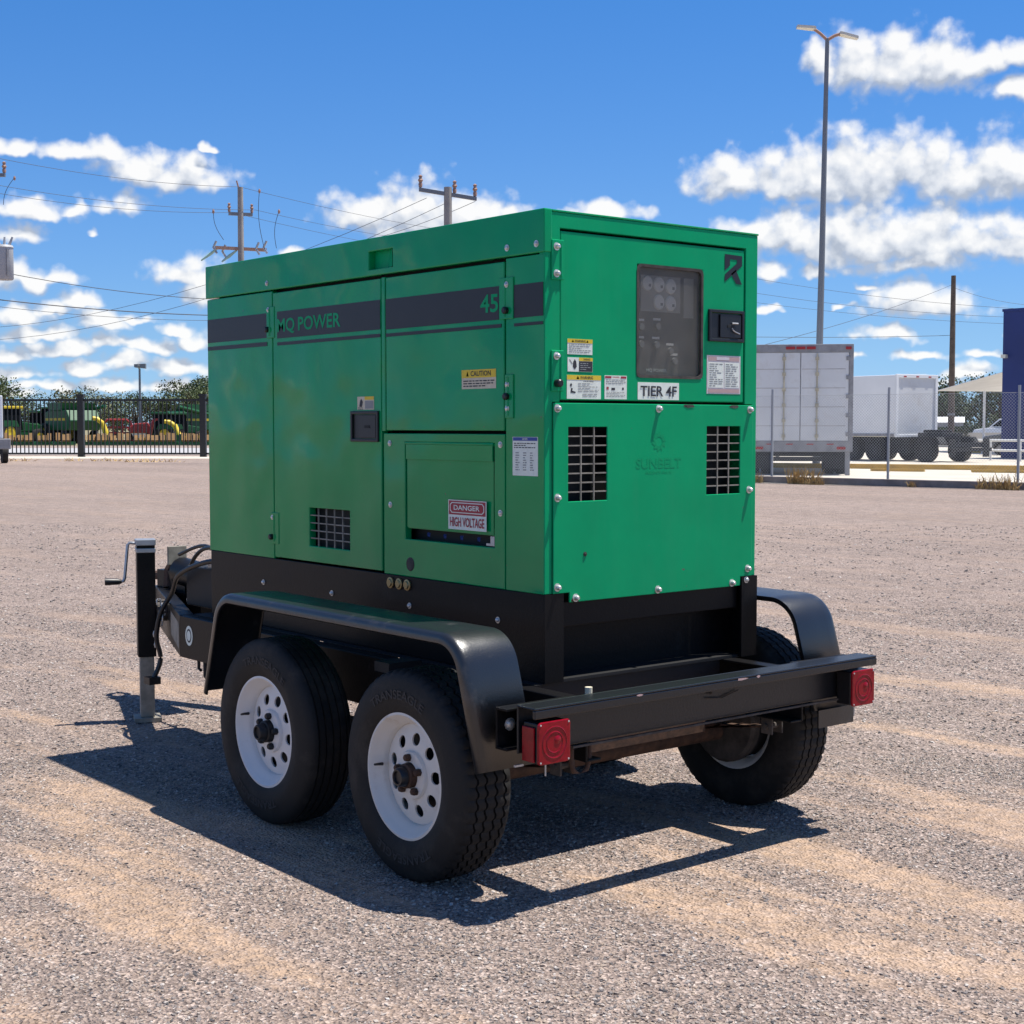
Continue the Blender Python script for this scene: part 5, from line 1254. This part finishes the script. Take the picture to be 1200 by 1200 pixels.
# ---- trees
def tree(p, h, w, m, label, grp, n=900, low=.25):
    o = root('tree', label, 'tree', tuple(p), 0, grp, local=True)
    g = MB(); g.tube([(0,0,0),(.05*w,.03*w,h*.3),(.0,.0,h*.7)], [.05*h,.035*h,.012*h], 8)
    for k in range(6):
        a = random.uniform(0,6.28); z = h*random.uniform(.25,.5); l = w*random.uniform(.3,.5)
        g.tube([(0,0,z),(l*.5*math.cos(a),l*.5*math.sin(a),z+.12*h),(l*math.cos(a),l*math.sin(a),z+.3*h)], [.02*h,.013*h,.006*h], 6)
    mk('trunk', g, BARK, o, smooth=60)
    cl = []
    for k in range(16):
        a = random.uniform(0,6.28); r_ = w*.5*math.sqrt(random.random())*.85; zc = h*(low+(1-low)*random.uniform(.15,.9)); r_ *= 1-.55*max(0,(zc/h-.5))
        cl.append((Vector((r_*math.cos(a), r_*math.sin(a), zc)), random.uniform(.16,.30)*w*.75))
    g = MB()
    for i in range(n):
        c, cr = random.choice(cl); v = Vector((random.gauss(0,1),random.gauss(0,1),random.gauss(0,1))).normalized()*cr*random.uniform(.5,1.05); v.z *= .8
        q = c+v; q.z = max(q.z, .1*h); s = random.uniform(.055,.14)*(h/5)
        n1 = Vector((random.gauss(0,1),random.gauss(0,1),random.gauss(0,1))).normalized(); t1 = n1.orthogonal().normalized()*s; t2 = n1.cross(t1)*.7
        g.quad([q-t1,q-t2,q+t1,q+t2])
    mk('crown', g, m, o); return o
tl = [(-60,9,0),(-25,8,1),(12,6.9,1),(48,5.2,0),(82,6.0,2),(112,5.4,1),(135,5.6,2),(158,5.2,1),(182,5.4,0),(205,5.8,1),(216,7.3,2),(232,6.9,1),(255,7.2,0),(290,7,1)]
words = ['dark bushy','mid green bushy','olive leafy']
marks = {-60:'outside the left edge',-25:'at the left frame edge',12:'above the parked white truck',48:'left of the large green harvester',82:'behind the large green harvester',112:'right of the tall fence post',135:'behind the red implement',158:'beside the thin lamp post',182:'right of the thin lamp post',205:'behind the second yellow spout',216:'rising highest over the fence rail',232:'next to the fence post near the generator',255:'just behind the generator corner',290:'hidden behind the generator'}
for u, h, k in tl:
    if u in (-60, 290): continue
    tree(gp(u, 178+random.uniform(-6,10)), h, h*1.15*(1.0 if h > 6 else 1.25), LEAVES[k], words[k]+' tree '+marks[u], 'trees beyond the picket fence', 3000, .12)
for u, D_, h, k, lab in ((1088,150,6.2,0,'dark tree peeking out left of the wooden pole'),(1104,146,5.6,0,'dark tree directly left of the wooden pole'),(1131,150,5.0,0,'dark low tree right of the wooden pole'),(1150,142,6.0,0,'dark tree below the canopy by the canopy post'),(1172,140,6.2,1,'dark tree below the canopy beside the blue wall')):
    tree(gp(u,D_), h, h*1.15, LEAVES[k], lab, 'trees behind the street', 3000, .1)
# dark hedge between the shed and the street, nobody could count its leaves
g = MB(); a, b = gp(1085,113), gp(1150,112)
for i in range(2600):
    q = a.lerp(b, random.random())+FWH*random.uniform(-.4,.4)+Vector((0,0,.25+random.random()*1.15)); s = random.uniform(.06,.14)
    n1 = Vector((random.gauss(0,1),random.gauss(0,1),random.gauss(0,1))).normalized(); t1 = n1.orthogonal().normalized()*s; t2 = n1.cross(t1)*.7; g.quad([q-t1,q-t2,q+t1,q+t2])
tag(mk('hedge', g, HEDGE), 'dark low hedge along the street left of the white car', 'hedge')
def shrub(p, h, w, label):
    o = root('shrub', label, 'shrub', tuple(p), 0, local=True); g = MB(); st = MB()
    for k in range(9):
        a = random.uniform(0,6.28); l = random.uniform(.5,1)*h; e = Vector((w*.5*math.cos(a)*random.random(), w*.5*math.sin(a)*random.random(), l)); st.tube([(0,0,0),tuple(e*.5+Vector((0,0,.05))),tuple(e)], [.03,.02,.008], 5)
        for i in range(80):
            q = e*random.uniform(.3,1.05)+Vector((random.gauss(0,.1),random.gauss(0,.1),random.gauss(0,.1))); s = random.uniform(.04,.09)
            n1 = Vector((random.gauss(0,1),random.gauss(0,1),random.gauss(0,1))).normalized(); t1 = n1.orthogonal().normalized()*s; t2 = n1.cross(t1)*.5; g.quad([q-t1,q-t2,q+t1,q+t2])
    mk('stem', st, BARK, o); mk('foliage', g, LEAVES[2], o)
shrub(gp(1131, 82, .006), 1.35, 1.6, 'green leafy shrub growing behind the white barrier')
tag(mk('yellow_kerb', MB().prism([(0,0),(1,0),(1,1),(0,1)], .006, .16, lambda a,b,t: tuple(gp(1118,83).lerp(gp(1150,80),a)+FWH*b*.3+Vector((0,0,t)))), YELK), 'short yellow kerb piece by the green shrub', 'kerb')

# ---- farm machines beyond the picket fence
def big_wheel(o, x, y, r, w): simple_wheel(o, x, y, r, w, TYREF, AYEL)
def tractor(u, D_, rz, label, roof=AYEL, scale=1.0):
    p = gp(u, D_, .01); o = root('tractor', label, 'tractor', tuple(p), yaw_to_cam(p)+rz, local=True); s = scale
    mk('hood', MB().prism([(.4,.9*s),(2.3*s,.9*s),(2.35*s,1.35*s),(.4,1.65*s)], -.42*s,.42*s, lambda a,b,t: (t,a,b)), AGREEN, o, bev=.05)
    mk('cab', MB().prism([(-1.2*s,1.0*s),(.45*s,1.0*s),(.3*s,2.55*s),(-1.0*s,2.55*s)], -.75*s,.75*s, lambda a,b,t: (t,a,b)), AGLASS, o)
    mk('roof', MB().box(-.85*s,.85*s,-1.15*s,.45*s,2.551*s,2.75*s), roof, o, bev=.05)
    mk('chassis', MB().box(-.4*s,.4*s,-1.4*s,2.2*s,.6*s,.899*s), AGREEN, o)
    mk('exhaust', MB().cyl((.35*s,.9*s,1.55*s),(.35*s,.9*s,2.6*s),.05,8), TRBLK, o)
    for x in (-.95*s,.95*s): big_wheel(o, x, -.8*s, .82*s, .5*s); big_wheel(o, x, 1.6*s, .55*s, .36*s)
    for x in (-.93*s,.93*s): mk('mudguard', MB().prism([(-1.6*s,1.25*s),(-.1*s,1.25*s),(-.3*s,1.7*s),(-1.4*s,1.7*s)], x-.28*s, x+.28*s, lambda a,b,t: (t,a,b)), AGREEN, o)
def harvester(u, D_, rz, label):
    p = gp(u, D_, .01); o = root('harvester', label, 'harvester', tuple(p), yaw_to_cam(p)+rz, local=True)
    mk('body', MB().prism([(-3,1.1),(1.2,1.1),(1.2,2.5),(.4,2.75),(-2.6,2.75),(-3.2,1.9)], -1.4,1.4, lambda a,b,t: (t,a,b)), AGREEN, o, bev=.06)
    mk('grain_tank', MB().prism([(-1.9,2.751),(.2,2.751),(.5,3.35),(-2.2,3.35)], -1.5,1.5, lambda a,b,t: (t,a,b)), AGREEN, o)
    mk('cab', MB().prism([(1.21,1.5),(2.5,1.4),(2.7,2.2),(2.3,2.9),(1.21,2.9)], -1.0,1.0, lambda a,b,t: (t,a,b)), AGLASS, o)
    mk('cab_roof', MB().box(-1.15,1.15,1.1,2.6,2.901,3.05), AGREEN, o, bev=.05)
    mk('stripe', MB().box(-1.42,-1.401,-2.6,1.0,1.9,2.1).box(1.401,1.42,-2.6,1.0,1.9,2.1), AYEL, o)
    mk('feeder', MB().prism([(2.4,.9),(3.4,.35),(3.4,.8),(2.4,1.45)], -.7,.7, lambda a,b,t: (t,a,b)), AGREEN, o)
    mk('unloading_auger', MB().tube([(1.45,-.2,2.5),(1.75,-3.2,3.1)], .16, 8), AGREEN, o)
    for x in (-1.3,1.3): big_wheel(o, x, 1.0, .85, .6); big_wheel(o, x, -2.2, .55, .4)
tractor(14, 122, R(-60), 'green tractor with yellow roof right of the parked truck', AYEL, 1.12)
tractor(47, 126, R(30), 'small dark green tractor left of the large harvester', AGREEN, 1.0)
harvester(78, 124, R(28), 'large green harvester left of the tall fence post')
tractor(186, 124, R(75), 'green tractor right of the red implement', AGREEN, .95)
tractor(211, 128, R(-70), 'green tractor behind the second yellow spout', AGREEN, .95)
harvester(236, 132, R(-60), 'green harvester half hidden by the generator')
def spout(u, v0, v1, label):
    p = gp(u, 117, .01); o = root('forage_spout', label, 'farm implement', tuple(p), yaw_to_cam(p), local=True); h = zz(v0,117)
    mk('spout', MB().tube([(.55,0,.75),(.50,0,h*.45),(.28,0,h*.80),(-.15,0,h*.97),(-.55,0,h)], [.26,.23,.2,.18,.15], 8), AYEL, o, smooth=50)
    mk('base', MB().prism([(-.9,.02),(1.1,.02),(.9,.75),(-.6,.75)], -.5,.5, lambda a,b,t: (a,t,b)), AGREEN, o)
spout(116, 490, 515, 'yellow curved forage spout right of the tall fence post'); spout(201, 494, 515, 'yellow curved forage spout near the generator')
p = gp(138, 119, .01); o = root('red_implement', 'large red framed farm implement right of the first yellow spout', 'farm implement', tuple(p), yaw_to_cam(p), local=True)
for x in (-1.05,-.35,.35,1.0): mk('upright', MB().box(x-.09,x+.09,-.1,.1,.35,1.9), ARED, o)
for z in (.9,1.35): mk('rail', MB().box(-1.1,1.1,-.13,-.101,z-.08,z+.08), ARED, o)
mk('drum', MB().tube([(-1.15,.2,1.5),(-.8,.2,1.95),(.7,.2,1.95),(1.1,.2,1.55)], .10, 8), ARED, o); mk('base', MB().box(-1.2,1.2,-.4,.6,.0,.34), ARED, o)
p = gp(163, 119, .01); o = root('red_implement', 'rounded red spreader left of the leaning red boom', 'farm implement', tuple(p), yaw_to_cam(p), local=True)
mk('hopper', MB().prism([(-.7,.9),(.7,.9),(.95,1.3),(.7,1.75),(-.4,1.65),(-.95,1.2)], -.7,.7, lambda a,b,t: (a,t,b)), ARED, o, bev=.08); mk('chute', MB().prism([(-.4,.5),(.4,.5),(.6,.89),(-.6,.89)], -.5,.5, lambda a,b,t: (a,t,b)), WPAINT, o)
for s in (-1,1): simple_wheel(o, s*.75, .0, .42, .3)
p = gp(177, 118, .01); o = root('red_boom', 'leaning red loader boom between red spreader and green tractor', 'farm implement', tuple(p), yaw_to_cam(p), local=True)
mk('boom', MB().tube([(-.25,0,.1),(-.05,0,1.0),(.15,0,1.75),(.32,0,2.0)], [.18,.16,.13,.12], 8), ARED, o); mk('bucket', MB().box(.2,.55,-.3,.3,1.9,2.05), ARED, o)
# row of yellow crop heads on green bars
heads = [(13,'left of the first tractor wheels'),(30,'below the first green tractor'),(52,'below the small dark tractor'),(74,'below the large harvester'),(104,'right of the tall fence post'),(122,'below the first yellow spout'),(141,'below the red implement'),(166,'below the red spreader'),(184,'below the leaning red boom'),(197,'below the second yellow spout'),(220,'left of the fence post near the generator'),(236,'at the generator corner')]
for i, (u, lab) in enumerate(heads):
    p = gp(u, 112, .01); w = random.uniform(.42,.80)
    if True:
        o = root('crop_header', 'yellow row crop header on a green bar '+lab, 'farm implement', tuple(p), yaw_to_cam(p), 'yellow crop headers in a row', local=True)
        mk('toolbar', MB().box(-w-.25,w+.3,-.25,.15,.02,.27), ABAR, o)
        nn2 = 3
        for k in range(nn2):
            x = -w+(k+.5)*2*w/nn2; g = MB(); hh = random.uniform(-.10,.12); g.prism([(-.6,.28),(.1,.30),(.1,.78+hh),(-.15,.84+hh),(-.6,.40)], x-w/nn2*.80, x+w/nn2*.80, lambda a,b,t: (t,a-.12,b)); mk('row_unit', g, AORG, o)
